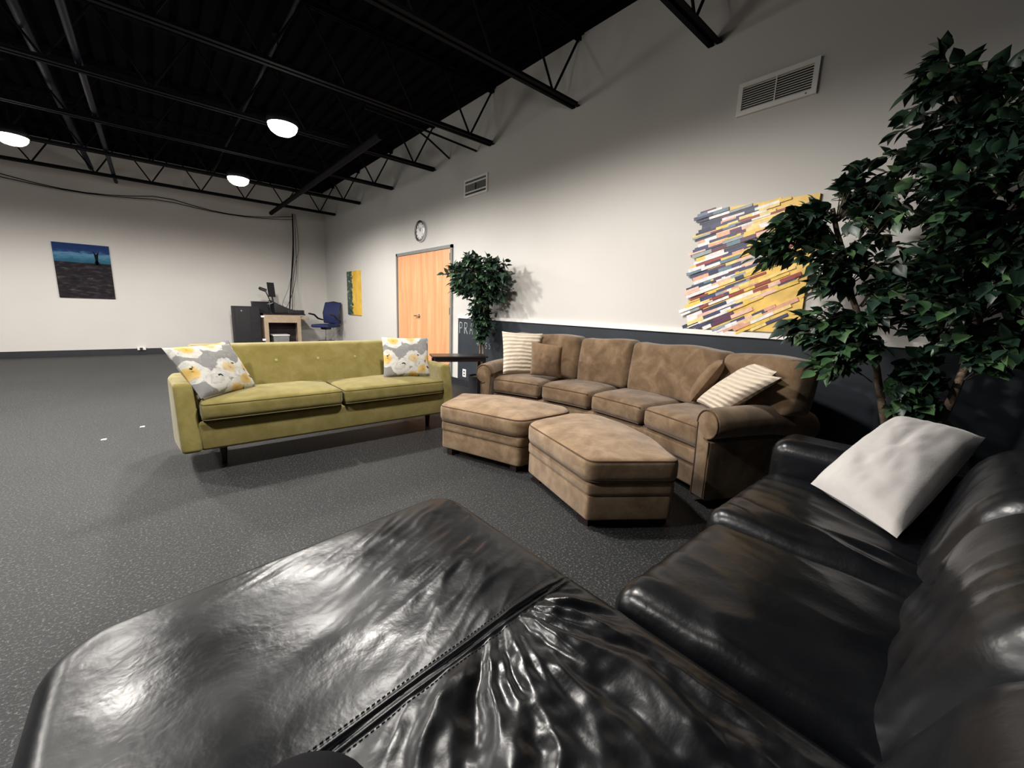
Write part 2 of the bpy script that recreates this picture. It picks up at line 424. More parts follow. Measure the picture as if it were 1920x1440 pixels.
# wainscot, ledge, baseboards
g = G(); g.box((WX - .008, NY, .10), (WX, 5.42, 1.052)); struct('trim_1', g, 'chalk_wall', smooth=False)
g = G(); g.box((WX - .028, NY, 1.052), (WX, 5.42, 1.092)); struct('trim_2', g, 'ledge', smooth=False)
struct('baseboard_right', G().box((WX - .014, NY, 0), (WX, DY0 - .0, .10)).box((WX - .014, DY1, 0), (WX, BY, .10)), 'base', smooth=False)
g = G(); g.box((LX, BY - .014, 0), (WX, BY, .115)); g.box((LX, BY - .03, 0), (WX, BY - .014, .02)); struct('baseboard_back', g, 'base', smooth=False)
# door
g = G(); t = .05
g.box((WX - .03, DY0, 0), (WX + .1, DY0 + t, DZ)); g.box((WX - .03, DY1 - t, 0), (WX + .1, DY1, DZ)); g.box((WX - .03, DY0, DZ - t), (WX + .1, DY1, DZ))
d = struct('door_1', g, 'frame', smooth=False)
mid = (DY0 + DY1) / 2
for a, b in ((DY0 + t + .002, mid - .0015), (mid + .0015, DY1 - t - .002)):
    lf = mk('door_leaf', box1((WX - .012, a, .012), (WX + .033, b, DZ - t - .003)), 'oak', d, smooth=False)
    if a < mid - .1:
        for hz in (.25, 1.15, 1.99):
            mk('hinge', G().tube([(WX - .022, DY0 + t + .004, hz - .055), (WX - .022, DY0 + t + .004, hz + .055)], .012, 8), 'black', lf)
    else:
        pass
hz = 1.045; hy = 6.66
g = G(); g.lathe((WX - .012, hy, hz), [(.033, 0), (.033, -.008), (.014, -.012), (.012, -.05), (.018, -.055)], 20, 'X')
g.tube([(WX - .055, hy, hz), (WX - .06, hy + .05, hz), (WX - .055, hy + .12, hz - .004)], [.012, .011, .009], 10)
mk('door_handle', g, 'chrome', d)
# outlets
for nm, (x0, y0, z0, x1, y1, z1), lab in (('wall_outlet', (WX - .016, 5.18, .15, WX - .008, 5.27, .27), 'white outlet cover low on the dark chalkboard wall beside the side table'),
                                     ('wall_outlet', (-.335, BY - .05, .085, -.20, BY - .014, .155), 'white surface outlet box on the black baseboard of the back wall')):
    r = thing(nm, ((x0 + x1) / 2, (y0 + y1) / 2, z0), lab, 'outlet')
    mk('cover_plate', box1((x0, y0, z0), (x1, y1, z1)), 'white', r, smooth=False)
    g = G()
    if x1 > 3: g.box((x0 - .003, y0 + .03, z0 + .025), (x0, y0 + .06, z0 + .05)).box((x0 - .003, y0 + .03, z0 + .07), (x0, y0 + .06, z0 + .095))
    else: g.box((x0 + .04, y0 - .05, z0 + .01), (x0 + .085, y0, z0 + .05))
    mk('socket', g, 'black', r, smooth=False)

# ================================================================== CEILING STEEL
def joist(y):
    r = thing('bar_joist', (WX, y, 3.33), 'black open-web steel ceiling joist', 'joist', 'open-web steel joists under the dark ceiling')
    zb, zt = 3.34, 3.96
    for dy in (-.032, .032):
        s = 1 if dy > 0 else -1
    g = G()
    for s in (-1, 1):
        g.box((LX, y + s * .012 if s > 0 else y - .055, zb), (WX - .005, y + .055 if s > 0 else y - .012, zb + .008)); g.box((LX, y + (.012 if s > 0 else -.02), zb), (WX - .005, y + (.02 if s > 0 else -.012), zb + .05))
    mk('bottom_chord', g, 'steel', r, smooth=False)
    g = G()
    for s in (-1, 1):
        g.box((LX, y + .012 if s > 0 else y - .055, zt + .045), (WX - .005, y + .055 if s > 0 else y - .012, zt + .055)); g.box((LX, y + (.012 if s > 0 else -.02), zt), (WX - .005, y + (.02 if s > 0 else -.012), zt + .05))
    mk('top_chord', g, 'steel', r, smooth=False)
    g = G(); x = WX - .36; pts = [(WX - .02, y, zt + .03)]
    while x > LX:
        pts.append((x, y, zb + .025)); pts.append((x - .38, y, zt + .025)); x -= .76
    for a, b in zip(pts[:-1], pts[1:]): g.tube([a, b], .0125, 6)
    mk('web_bars', g, 'steel', r)
    return r
JY = [-2.65, -1.15, .33, 1.775, 3.218, 4.667, 6.154, 7.672, 9.281, 10.909]
j0 = joist(JY[0])
for y in JY[1:]:
    c = copy_tree(j0); c.location = (WX, y, 3.33)
    c['label'] = 'black open-web steel joist spanning under the dark ceiling' 
for k, j in enumerate([o for o in bpy.data.objects if o.name.startswith('bar_joist')]):
    j['label'] = ['black ceiling joist overhead behind the camera, farthest from the back wall', 'black ceiling joist overhead just behind the camera', 'black ceiling joist directly above the leather sofa', 'black open-web ceiling joist ending right above the large wall vent',
                  'black open-web ceiling joist ending left of the large wall vent', 'black open-web ceiling joist ending above the small wall vent', 'black open-web ceiling joist ending just left of the small wall vent',
                  'black open-web ceiling joist ending above the oak door and clock', 'black open-web ceiling joist second from the back wall', 'black open-web ceiling joist nearest the back wall with hanging cables'][k]
def longpipe(name, x, z, r, y0, y1, label, mat='pipe', cat='pipe', group=None):
    g = G(); g.tube([(x, y0 + (y1 - y0) * k / 12, z) for k in range(13)], r, 12); o = mk(name, g, mat); return tag(o, label, cat, group)
longpipe('ceiling_pipe', 2.33, 3.28, .045, 5.3, 11.6, 'thick black pipe running lengthwise under the joists near the right wall', 'steel')
longpipe('ceiling_pipe', -.33, 3.42, .03, NY + .05, 11.7, 'dark bluish pipe, right one of the two running toward the back wall', 'pipe')
longpipe('ceiling_pipe', -.66, 3.60, .04, NY + .05, 11.7, 'dark bluish pipe, left one of the two running toward the back wall', 'pipe')
longpipe('ceiling_conduit', 1.25, 3.92, .018, NY + .05, 11.7, 'thin conduit along the deck above the row of ceiling lamps', 'pipe', 'conduit')
# flexible conduits reaching the right wall
for (y, pts, lab) in ((5.6, [(2.2, 5.4, 3.62), (2.7, 5.5, 3.66), (3.2, 5.62, 3.55), (3.58, 5.7, 3.42)], 'thin black cable arching to the right wall between joists'),
                      (4.3, [(2.0, 4.95, 3.38), (2.8, 4.97, 3.37), (3.58, 5.0, 3.35)], 'thin straight black rod meeting the right wall beside a joist')):
    o = mk('ceiling_cable', G().tube(pts, .013, 6), 'steel'); tag(o, lab, 'cable')
# sagging cables along the back wall
for k, (zoff, sag, lab) in enumerate(((3.30, .16, 'thin black cable sagging along the back wall below the last joist'), (3.22, .10, 'lower thin black cable draped along the back wall'))):
    pts = [(LX + .05 + (2.75 - LX) * t / 30, BY - .12 - .05 * k, zoff - sag * abs(math.sin(math.pi * 4 * t / 30)) ) for t in range(31)]
    tag(mk('draped_cable', G().tube(pts, .008, 5), 'steel'), lab, 'cable')
# lamps
def lamp(x, y, i, lab):
    r = thing('ceiling_lamp', (x, y, LZ), lab, 'ceiling lamp', 'round pendant lamps in rows under the joists')
    g = G(); g.lathe((x, y, LZ), [(.05, .14), (.09, .13), (.15, .06), (.155, .03), (.15, .0), (.13, .0), (.13, .012), (.02, .012)], 28); mk('housing', g, 'black', r)
    g = G(); g.lathe((x, y, LZ), [(.129, .012), (.145, .0), (.14, -.03), (.12, -.062), (.085, -.088), (.045, -.10), (.002, -.104)], 28); mk('diffuser', g, 'lamp', r)
    g = G(); g.tube([(x, y, LZ + .13), (x, y, 3.96)], .008, 8); g.lathe((x, y, 3.96), [(.05, 0), (.05, .04), (.02, .06)], 16); mk('hanging_rod', g, 'steel', r)
    for kind, pw in (('SPOT', LAMP_W), ('POINT', LAMP_W * .035)):
        ld = bpy.data.lights.new('lamp_light', kind); ld.energy = pw * 4; ld.color = (1, .955, .90); ld.shadow_soft_size = .10
        if kind == 'SPOT': ld.spot_size = math.radians(179); ld.spot_blend = .42
        lo = bpy.data.objects.new('lamp_light', ld); COL.objects.link(lo); lo.parent = r; lo.location = (0, 0, -.15)
        lo.visible_camera = False
    return r
LL = ['glowing ceiling lamp close to the back wall, right of the three visible', 'glowing ceiling lamp largest and nearest in view above the green sofa', 'assumed unseen ceiling lamp above the floor between camera and green sofa',
      'glowing ceiling lamp at the left edge near the back wall', 'assumed ceiling lamp left of the green sofa, out of view', 'assumed unseen ceiling lamp left of the black leather sofa', 'assumed unseen ceiling lamp far left near the back wall', 'assumed unseen ceiling lamp far left in the middle of the hall', 'assumed ceiling lamp behind the camera']
for i, (x, y) in enumerate(LAMPS): lamp(x, y, i, LL[i])

# ================================================================== ON THE WALLS
def vent_big():
    y0, y1, z0, z1 = 1.02, 1.54, 2.742, 2.972
    r = thing('wall_vent', (WX, (y0 + y1) / 2, z0), 'large white louvred air vent high on the right wall above the striped painting', 'vent')
    g = G(); b = .032
    for lo, hi in (((y0, z0), (y1, z0 + b)), ((y0, z1 - b), (y1, z1)), ((y0, z0 + b), (y0 + b, z1 - b)), ((y1 - b, z0 + b), (y1, z1 - b))): g.box((WX - .022, lo[0], lo[1]), (WX, hi[0], hi[1]))
    mk('vent_frame', g, 'white', r, smooth=False)
    mk('vent_backing', box1((WX - .004, y0 + b, z0 + b), (WX, y1 - b, z1 - b)), 'black', r, smooth=False)
    g = G(); n = 10
    for k in range(n):
        z = z0 + b + (z1 - z0 - 2 * b) * (k + .5) / n; g.obox((WX - .012, (y0 + y1) / 2, z), (.007, 0, .0055), (0, (y1 - y0) / 2 - b, 0), (-.0008, 0, .001))
    g.box((WX - .022, (y0 + y1) / 2 - .004, z0 + b), (WX - .018, (y0 + y1) / 2 + .004, z1 - b))
    mk('louvres', g, 'white', r, smooth=False)
    for yy in (y0 + .06,): mk('screw', G().lathe((WX - .022, yy, z0 + .016), [(.006, 0), (.005, -.003)], 10, 'X'), 'chrome', r)
vent_big()
y0, y1, z0, z1 = 4.735, 5.287, 2.78, 3.023
r = thing('wall_vent', (WX, (y0 + y1) / 2, z0), 'small white air vent with two panels on the right wall above the clock side', 'vent')
g = G(); b = .028
for lo, hi in (((y0, z0), (y1, z0 + b)), ((y0, z1 - b), (y1, z1)), ((y0, z0 + b), (y0 + b, z1 - b)), ((y1 - b, z0 + b), (y1, z1 - b)), ((y0 + b, z1 - .075), (y1 - b, z1 - .055)), ((y0 + b, z0 + .055), (y1 - b, z0 + .072))): g.box((WX - .02, lo[0], lo[1]), (WX, hi[0], hi[1]))
mk('vent_frame', g, 'white', r, smooth=False)
mk('vent_backing', box1((WX - .004, y0 + b, z0 + b), (WX, y1 - b, z1 - b)), 'black', r, smooth=False)
g = G(); n = 12
for k in range(n):
    yy = (y0 + y1) / 2 + .02 + k * .0185; g.obox((WX - .010, yy, (z0 + z1) / 2), (.005, .004, 0), (.0006, -.0008, 0), (0, 0, .045))
mk('light_louvres', g, 'white', r, smooth=False)
g = G()
for k in range(12):
    yy = (y0 + y1) / 2 - .02 - k * .0185; g.obox((WX - .008, yy, (z0 + z1) / 2), (.004, -.003, 0), (.0005, .0006, 0), (0, 0, .045))
for k in range(2): g.box((WX - .008, y0 + b, z1 - .045 + k * .008), (WX - .006, y1 - b, z1 - .042 + k * .008))
mk('dark_louvres', g, 'grey', r, smooth=False)

# clock
c = (WX, 6.585, 2.475)
r = thing('wall_clock', (WX, c[1], c[2] - .175), 'round wall clock with chrome rim and white face above the oak door', 'clock')
g = G(); g.lathe(c, [(.172, 0), (.176, -.02), (.172, -.045), (.150, -.048), (.148, -.03), (.14, -.03)], 40, 'X', caps=False); mk('clock_rim', g, 'chrome', r)
g = G(); g.lathe(c, [(.149, -.025), (.149, -.0285), (.001, -.029)], 40, 'X'); mk('clock_face', g, 'white', r)
g = G()
for k in range(12):
    a = math.pi * 2 * k / 12; rr = .122; u = Vector((0, math.cos(a), math.sin(a))); g.obox(Vector((WX - .031, c[1], c[2])) + u * rr, (.001, 0, 0), u * (.016), Vector((0, -u.z, u.y)) * .006)
g.lathe(c, [(.149, -.031), (.149, -.036), (.138, -.036), (.138, -.031)], 40, 'X', caps=False)
mk('hour_marks', g, 'black', r)
for nm, a, l, w_ in (('hour_hand', 2.1, .07, .004), ('minute_hand', .95, .105, .003)):
    u = Vector((0, math.cos(a), math.sin(a))); g = G(); g.obox(Vector((WX - .034, c[1], c[2])) + u * l * .45, (.001, 0, 0), u * l * .5, Vector((0, -u.z, u.y)) * w_); mk(nm, g, 'black', r, smooth=False)

def uvbox(lo, hi, axis):
    g = G().box(lo, hi); uv = []
    for p in g.v:
        if axis == 'Y': uv.append(((p[0] - lo[0]) / (hi[0] - lo[0]), (p[2] - lo[2]) / (hi[2] - lo[2])))
        else: uv.append((1 - (p[1] - lo[1]) / (hi[1] - lo[1]), (p[2] - lo[2]) / (hi[2] - lo[2])))
    g.uv = uv; return g
r = thing('seascape_painting', (-.965, BY, 1.145), 'unframed painting of blue sea over dark rocks on the back wall', 'painting')
mk('canvas', uvbox((-1.35, BY - .03, 1.145), (-.57, BY - .002, 2.182), 'Y'), 'sea', r, smooth=False)
g = G()   # small dark figure on the horizon
X0 = -.765
g.add([(X0 - .012, BY - .032, 1.80), (X0 + .012, BY - .032, 1.80), (X0 + .03, BY - .032, 2.0), (X0 + .045, BY - .032, 2.06), (X0, BY - .032, 2.0), (X0 - .045, BY - .032, 2.07), (X0 - .03, BY - .032, 2.0)], [(0, 1, 2, 4, 6), (2, 3, 4), (4, 5, 6)])
g.add([(X0 - .05, BY - .032, 1.79), (X0 + .06, BY - .032, 1.79), (X0 + .01, BY - .032, 1.88), (X0 - .02, BY - .032, 1.88)], [(0, 1, 2, 3)])
mk('painted_figure', g, 'steel', r, smooth=False)
tag(mk('gold_painting', uvbox((WX - .03, 9.38, .965), (WX - .002, 10.2, 1.965), 'X'), 'gold', smooth=False), 'narrow looking gold painting with dark green left side beside the blue chair', 'painting')

# striped painting
r = thing('striped_painting', (WX - .02, 1.33, 1.10), 'large painting of slanted multicoloured strips with gold right side behind the tall ficus', 'painting')
g = G(); g.box((WX - .022, .90, 1.105), (WX - .002, 1.62, 2.075)); mk('gold_panel', g, 'st_gold', r, smooth=False)
rs = random.Random(3); g = G()
# strips: rows run from left (y large) to right; tilt grows downwards
row = 0; zc = 2.06
while zc > .70:
    hgt = rs.uniform(.016, .030); t = (2.06 - zc) / 1.0
    tilt = math.radians(9 + 16 * t)
    edge = 1.73 + .06 * min(t, 1) + .035 * math.sin(row * .9) + rs.uniform(-.02, .02)
    yy = edge; s_end = edge - (.66 + .16 * math.sin(row * .5 + 1) + rs.uniform(-.08, .12)) ; first = True
    while yy > s_end:
        L = rs.uniform(.06, .17); s0 = edge - yy; cm = s0 + L / 2
        Y = edge - cm * math.cos(tilt); Z = zc + cm * math.sin(tilt)
        if .905 < Y - L / 2 and 1.107 < Z < 2.07 - .0:
            frac = (edge - Y) / .8
            pool = [2, 3, 4, 5, 6, 7, 8, 9, 10, 11, 0, 1, 3, 10, 2, 4] if frac < .55 else [0, 1, 0, 1, 2, 5, 8, 9, 3, 0]
            mi = rs.choice(pool)
            g.obox((WX - .024 - rs.uniform(0, .003), Y, Z), (.004, 0, 0), Vector((0, -math.cos(tilt), math.sin(tilt))) * L / 2, Vector((0, math.sin(tilt), math.cos(tilt))) * hgt / 2 * 1.02, mi)
        yy -= L
    zc -= hgt; row += 1
mk('paint_strips', g, ['st%d' % i for i in range(len(STRIPES))], r, smooth=False)

# chalk writing: PRAYER and small scribbles under it
LT = {'P': [[(0, 0), (0, 1)], [(0, 1), (.5, .95), (.55, .7), (.45, .5), (0, .48)]], 'R': [[(0, 0), (0, 1)], [(0, 1), (.5, .95), (.55, .72), (.4, .52), (0, .5)], [(.15, .5), (.6, 0)]],
      'A': [[(0, 0), (.32, 1), (.62, 0)], [(.12, .38), (.5, .38)]], 'Y': [[(0, 1), (.3, .5)], [(.62, 1), (.3, .5), (.28, 0)]], 'E': [[(.5, 1), (0, 1), (0, 0), (.55, 0)], [(0, .52), (.42, .52)]],
      'S': [[(.5, .9), (.2, 1), (0, .75), (.5, .35), (.3, 0), (0, .12)]], 'T': [[(.3, 0), (.3, 1)], [(0, 1), (.6, 1)]]}
def write(txt, y, z, h, step, r_):
    for ch in txt:
        g = G()
        for st in LT.get(ch, []): g.tube([(WX - .0095, y - a * h * .72, z + b * h) for a, b in st], r_, 5)
        mk('letter', g, 'chalk', cw); y -= step
cw = thing('chalk_writing', (WX - .01, 5.0, .8), 'chalk lettering reading PRAYER on the dark wall panel behind the small ficus', 'chalk writing')
write('PRAYER', 5.37, .82, .17, .135, .006)
write('SS', 4.70, .64, .085, .08, .0035)

# ================================================================== GREEN SOFA
def lean(zf, k): return lambda x, y, z: (x, y + k * max(0, z - zf), z)
gs = thing('olive_sofa', (1.13, 3.8, 0), 'olive green fabric sofa with button back facing the ottomans', 'sofa')
g = rbox((1.94, .74, .20), .02, (20, 8, 2), c=(1.13, 3.77, .27)); mk('base_rail', g, 'olive', gs)
def garm(x, s):
    g = rbox((.115, .86, .47), .028, (3, 12, 8), c=(x, 3.80, .405))
    def fn(px, py, pz):
        t = (pz - .17) / .47
        if py < 3.8: py += .10 * t * (3.8 - py) / .43
        px += s * .028 * math.sin(math.pi * max(0, min(1, (py - 3.37) / .86))) * (1)
        return (px, py, pz - .03 * max(0, (py - 3.8) / .43) * t)
    return g.map(fn)
mk('arm', garm(.115, -1), 'olive', gs); mk('arm', garm(2.145, 1), 'olive', gs)
g = rbox((1.90, .17, .60), .03, (24, 3, 8), belly=.0, c=(1.125, 3.93, .55)); g.map(lean(.4, .28)); 
bk = mk('backrest', g, 'olive', gs)
for k in range(5): 
    x = .42 + k * .335
    mk('button', G().lathe((x, 3.845 + .28 * .305, .71), [(.003, -.006), (.012, -.004), (.013, .002), (.01, .01)], 12, 'Y'), 'button', bk)
g = rbox((.03, .16, .52), .012, (2, 4, 6), c=(.165, 3.95, .58)); 
def piping(poly, z, r, mat, parent, name='piping', wob=0):
    g = G().tube([(p.x, p.y, z) for p in poly], r, 6, closed=True); return mk(name, g, mat, parent)
for (a, b) in ((.178, 1.118), (1.128, 2.082)):
    poly = fillet([Vector((a, 3.365)), Vector((b, 3.365)), Vector((b, 3.9)), Vector((a, 3.9))], .05)
    sc = mk('seat_cushion', slab(poly, .375, .52, .045, .028, .006, a), 'olive', gs)
    piping(inset(poly, .006), .496, .0045, 'olive_pipe', sc); piping(inset(poly, .008), .389, .0045, 'olive_pipe', sc)
for x, y in ((.30, 3.58), (2.03, 3.62), (.30, 4.05), (2.0, 4.05)):
    mk('leg', G().tube([(x, y, 0), (x, y, .18)], [.018, .03], 10), 'darkleg', gs)

# ================================================================== PILLOWS (from their four corners)
def pillow(name, BL, BR, TR, TL, th, mat, label, cat='throw pillow', group=None, n=28, wr=.008, seed=0, sag=.0, pinch=.05):
    BL, BR, TR, TL = map(Vector, (BL, BR, TR, TL)); nrm = (BR - BL).cross(TL - BL).normalized()
    g = G(); uv = []
    for side in (1, -1):
        P = []
        for i in range(n + 1):
            for j in range(n + 1):
                u, v = i / n, j / n; a, b = 2 * u - 1, 2 * v - 1
                # pinch edges inward between corners
                uu = .5 + a * (1 - pinch * (1 - b * b)) / 2; vv = .5 + b * (1 - pinch * (1 - a * a)) / 2
                p = BL * (1 - uu) * (1 - vv) + BR * uu * (1 - vv) + TR * uu * vv + TL * (1 - uu) * vv
                e = max(0, (1 - a ** 2)) ** .5 * max(0, (1 - b ** 2)) ** .5
                h = th / 2 * (e ** .75)
                w_ = wr * e * (noise.noise(Vector((u * 5 + seed, v * 5, side * 3))) + .5 * noise.noise(Vector((u * 13 + seed, v * 11, side))))
                P.append(p + nrm * (side * (h + w_)) ); uv.append((u, v))
        g.grid(P, n + 1, n + 1, flip=side < 0)
    g.uv = uv; o = mk(name, g, mat, auto=80); return tag(o, label, cat, group)
pillow('floral_pillow', (.188, 3.413, .535), (.559, 3.69, .535), (.404, 3.69, .88), (.016, 3.61, .87), .14, 'floral', 'grey white and yellow floral pillow on the left end of the olive sofa', seed=1, group=None)
pillow('floral_pillow', (.34, 3.70, .55), (.50, 3.80, .55), (.42, 3.80, .90), (.20, 3.72, .86), .07, 'floral', 'floral pillow mostly hidden behind the left floral pillow on the olive sofa', seed=5)
pillow('floral_pillow', (1.561, 3.60, .535), (1.996, 3.50, .535), (2.03, 3.60, .905), (1.62, 3.76, .905), .13, 'floral', 'grey white and yellow floral pillow on the right end of the olive sofa', seed=3)

# ================================================================== BROWN CURVED SOFA
CC = Vector((.22, 2.2)); TH = math.radians(24.6)
def pol(th, r, z=None):
    x, y = CC.x + r * math.cos(th), CC.y + r * math.sin(th)
    return Vector((x, y)) if z is None else (x, y, z)
bs = thing('curved_sofa', (3.0, 2.2, 0), 'long curved brown suede sofa along the right wall', 'sofa')
def ring(r0, r1, z0, z1, t0, t1, rad, n=(6, 30, 3), crown=0, belly=0, leanf=None):
    rm = (r0 + r1) / 2; g = rbox((r1 - r0, (t1 - t0) * rm, z1 - z0), rad, n, crown, belly, c=(0, 0, (z0 + z1) / 2))
    def fn(x, y, z):
        rr = rm + x
        if leanf: rr += leanf(z)
        return pol((t0 + t1) / 2 + y / rm, rr, z)
    return g.map(fn)
R0 = 2.64
mk('base_frame', ring(R0 + .025, 3.30, .05, .30, -TH, TH, .02, (6, 40, 3)), 'suede', bs)
mk('seat_rail', ring(R0 + .0, R0 + .16, .215, .335, -TH, TH, .03, (3, 40, 2)), 'suede', bs)
q = TH * 2 / 4
for k in range(4):
    t0 = -TH + q * k + .004; t1 = t0 + q - .008
    g = ring(R0 - .02, 3.2, .345, .50, t0, t1, .045, (10, 10, 2), crown=.035, belly=.008)
    g.map(lambda x, y, z: (x, y, z + .006 * noise.noise(Vector((x * 6, y * 6, z * 2)))))
    s = mk('seat_cushion', g, 'suede', bs)
    pts = [pol(t0 + .006 + (t1 - t0 - .012) * i / 14, R0 - .012 - .006 * math.sin(math.pi * i / 14), .487) for i in range(15)]
    mk('piping', G().tube(pts, .0045, 6), 'piping', s)
    pts = [pol(t0 + .006 + (t1 - t0 - .012) * i / 14, R0 - .012 - .006 * math.sin(math.pi * i / 14), .358) for i in range(15)]
    mk('piping', G().tube(pts, .0045, 6), 'piping', s)
    zt = .955; t0 = math.radians([-29, -17.9, -1.5, 9.3][k]) + .003; t1 = math.radians([-17.9, -1.5, 9.3, 24.6][k]) - .003
    g = ring(3.03, 3.24, .60 if k == 0 else .50, zt, t0, t1, .05, (3, 12, 8), belly=.02, leanf=lambda z: .13 * (z - .5))
    g.map(lambda x, y, z: (x - .012 * noise.noise(Vector((y * 7, z * 6, 1))), y, z + .01 * math.sin(y * 9)))
    b = mk('back_cushion', g, 'suede', bs)
    pts = [pol(t0 + .015 + (t1 - t0 - .03) * i / 14, 3.03 + .13 * .44 + .045, zt - .010 + .01 * math.sin(pol(t0 + (t1 - t0) * i / 14, 3.1)[1] * 9)) for i in range(15)]
    mk('piping', G().tube(pts, .004, 6), 'piping', b)
mk('back_frame', ring(3.19, 3.315, .05, .90, math.radians(-26.5), TH + .03, .05, (3, 40, 8), leanf=lambda z: .045 * (z - .4)), 'suede', bs)
def arm(sgn):
    # local frame: a = outward tangent, d = radial outward, up
    th = sgn * TH; d = Vector((math.cos(th), math.sin(th), 0)); a = Vector((-math.sin(th), math.cos(th), 0)) * sgn
    o = Vector((*pol(th, R0 - .045), 0))
    # profile in (a, z): panel plus scroll roll on top
    prof = [(0, .05), (.0, .30), (-.004, .47), (.0, .545)]
    cx, cz, rr = .085, .545, .098
    for k in range(0, 15): ang = math.pi - math.radians(275) * k / 14; prof.append((cx + rr * math.cos(ang) * .95, cz + rr * math.sin(ang)))
    prof += [(.125, .43), (.125, .30), (.125, .05)]
    P2 = [Vector(p) for p in prof]; cen = Vector((.07, .45)); L = .84; steps = [(0, .012), (.006, .004), (.015, 0)] + [(.015 + (L - .03) * k / 16, 0) for k in range(1, 17)] + [(L, .02)]
    V = []; n = len(P2)
    for s, ins in steps:
        drop = .0; t = s / L
        for p in P2:
            v2 = p + (cen - p).normalized() * ins
            zz_ = v2.y
            if zz_ > .40: zz_ = zz_ + .012 * math.sin(math.pi * t) - .05 * max(0, t - .6) / .4
            aa = v2.x + (.012 * math.sin(math.pi * t) if v2.x > .1 and v2.y > .4 else 0)
            nz = .004 * noise.noise(Vector((s * 9, p.x * 15, p.y * 15 + sgn)))
            V.append(o + a * (aa + nz) + d * s + Vector((0, 0, zz_)))
    Fq = []
    for i in range(len(steps) - 1):
        for k in range(n): Fq.append((i * n + k, i * n + (k + 1) % n, (i + 1) * n + (k + 1) % n, (i + 1) * n + k))
    Fq.append(tuple(range(n))[::-1]); Fq.append(tuple((len(steps) - 1) * n + k for k in range(n)))
    g = G().add(V, Fq); A = mk('arm', g, 'suede', bs)
    ln = [o + a * (p.x + (cen - p).normalized().x * .010) + Vector((0, 0, p.y + (cen - p).normalized().y * .010)) - d * .001 for p in P2]
    ln = [o + a * .012 + Vector((0, 0, z)) - d * .001 for z in (.06, .3)] + ln[2:-2] + [o + a * .115 + Vector((0, 0, z)) - d * .001 for z in (.42, .3, .06)]
    mk('piping', G().tube(ln, .005, 6), 'piping', A)
arm(-1); arm(1)
for th, r_ in ((-TH + .02, 2.72), (TH - .02, 2.72), (-TH + .02, 3.2), (TH - .02, 3.2)):
    x, y = pol(th, r_); mk('foot', box1((x - .035, y - .035, 0), (x + .035, y + .035, .06)), 'darkleg', bs, smooth=False)

pillow('plush_pillow', (2.75, 3.29, .53), (3.05, 3.13, .53), (3.13, 3.10, .965), (2.86, 3.46, .97), .13, 'plush', 'cream ribbed plush pillow at the far end of the brown sofa', seed=7)
pillow('suede_pillow', (2.90, 3.03, .545), (3.04, 2.72, .545), (2.90, 2.60, .885), (2.90, 3.03, .895), .11, 'suede_pillow', 'small brown suede pillow leaning against the far cream pillow', seed=9)
pillow('suede_pillow', (3.10, 1.42, .545), (3.34, 1.52, .56), (3.26, 1.27, .90), (3.0, 1.18, .885), .12, 'suede_pillow', 'brown suede pillow seen edge-on beside the near cream pillows', seed=11)
pillow('plush_pillow', (3.09, 1.37, .56), (2.86, 1.11, .55), (2.715, .73, .87), (2.97, 1.02, .88), .13, 'plush', 'cream ribbed plush pillow in front, near end of the brown sofa', seed=13, group=None)
pillow('plush_pillow', (3.2, 1.30, .56), (2.98, 1.06, .56), (2.86, .80, .885), (3.20, 1.07, .925), .12, 'plush', 'cream ribbed plush pillow behind the front one at the near end of the brown sofa', seed=15)

# ================================================================== OTTOMANS
def ottoman(mir, label):
    base = [(1.925, 2.035), (1.695, 1.285), (2.125, .975), (2.44, 1.38), (2.57, 1.90), (2.46, 2.05)]
    P = [Vector((x, 2.06 + (2.06 - y))) if mir else Vector((x, y)) for x, y in base]
    if mir: P = P[::-1]
    cx = sum(p.x for p in P) / 6; cy = sum(p.y for p in P) / 6
    r = thing('wedge_ottoman', (cx, cy, 0), label, 'ottoman', None)
    poly = fillet(P, [.05, .04, .05, .16, .08, .05] if not mir else [.05, .08, .16, .05, .04, .05])
    pin = inset(poly, .022)
    mk('base', slab(pin, .055, .205, .012, 0, .003, 1), 'suede_light', r)
    mk('upper_band', slab(inset(poly, .016), .20, .285, .022, 0, .003, 2), 'suede_light', r)
    cush = fillet(P, [.09, .06, .07, .18, .12, .08] if not mir else [.08, .12, .18, .07, .06, .09])
    cc = mk('cushion', slab(cush, .282, .425, .04, .035, .008, 3 + mir * 5), 'suede_light', r)
    piping(inset(cush, .010), .409, .005, 'piping', cc); piping(inset(cush, .012), .290, .005, 'piping', cc)
    for k in (0, 1, 2, 4):
        kk = (5 - k) if mir else k
        q = P[kk] + (Vector((cx, cy)) - P[kk]).normalized() * .12
        mk('foot', box1((q.x - .035, q.y - .035, 0), (q.x + .035, q.y + .035, .06)), 'darkleg', r, smooth=False)
ottoman(False, 'near light brown suede wedge ottoman, closest to the camera')
ottoman(True, 'far light brown suede wedge ottoman next to the olive sofa')

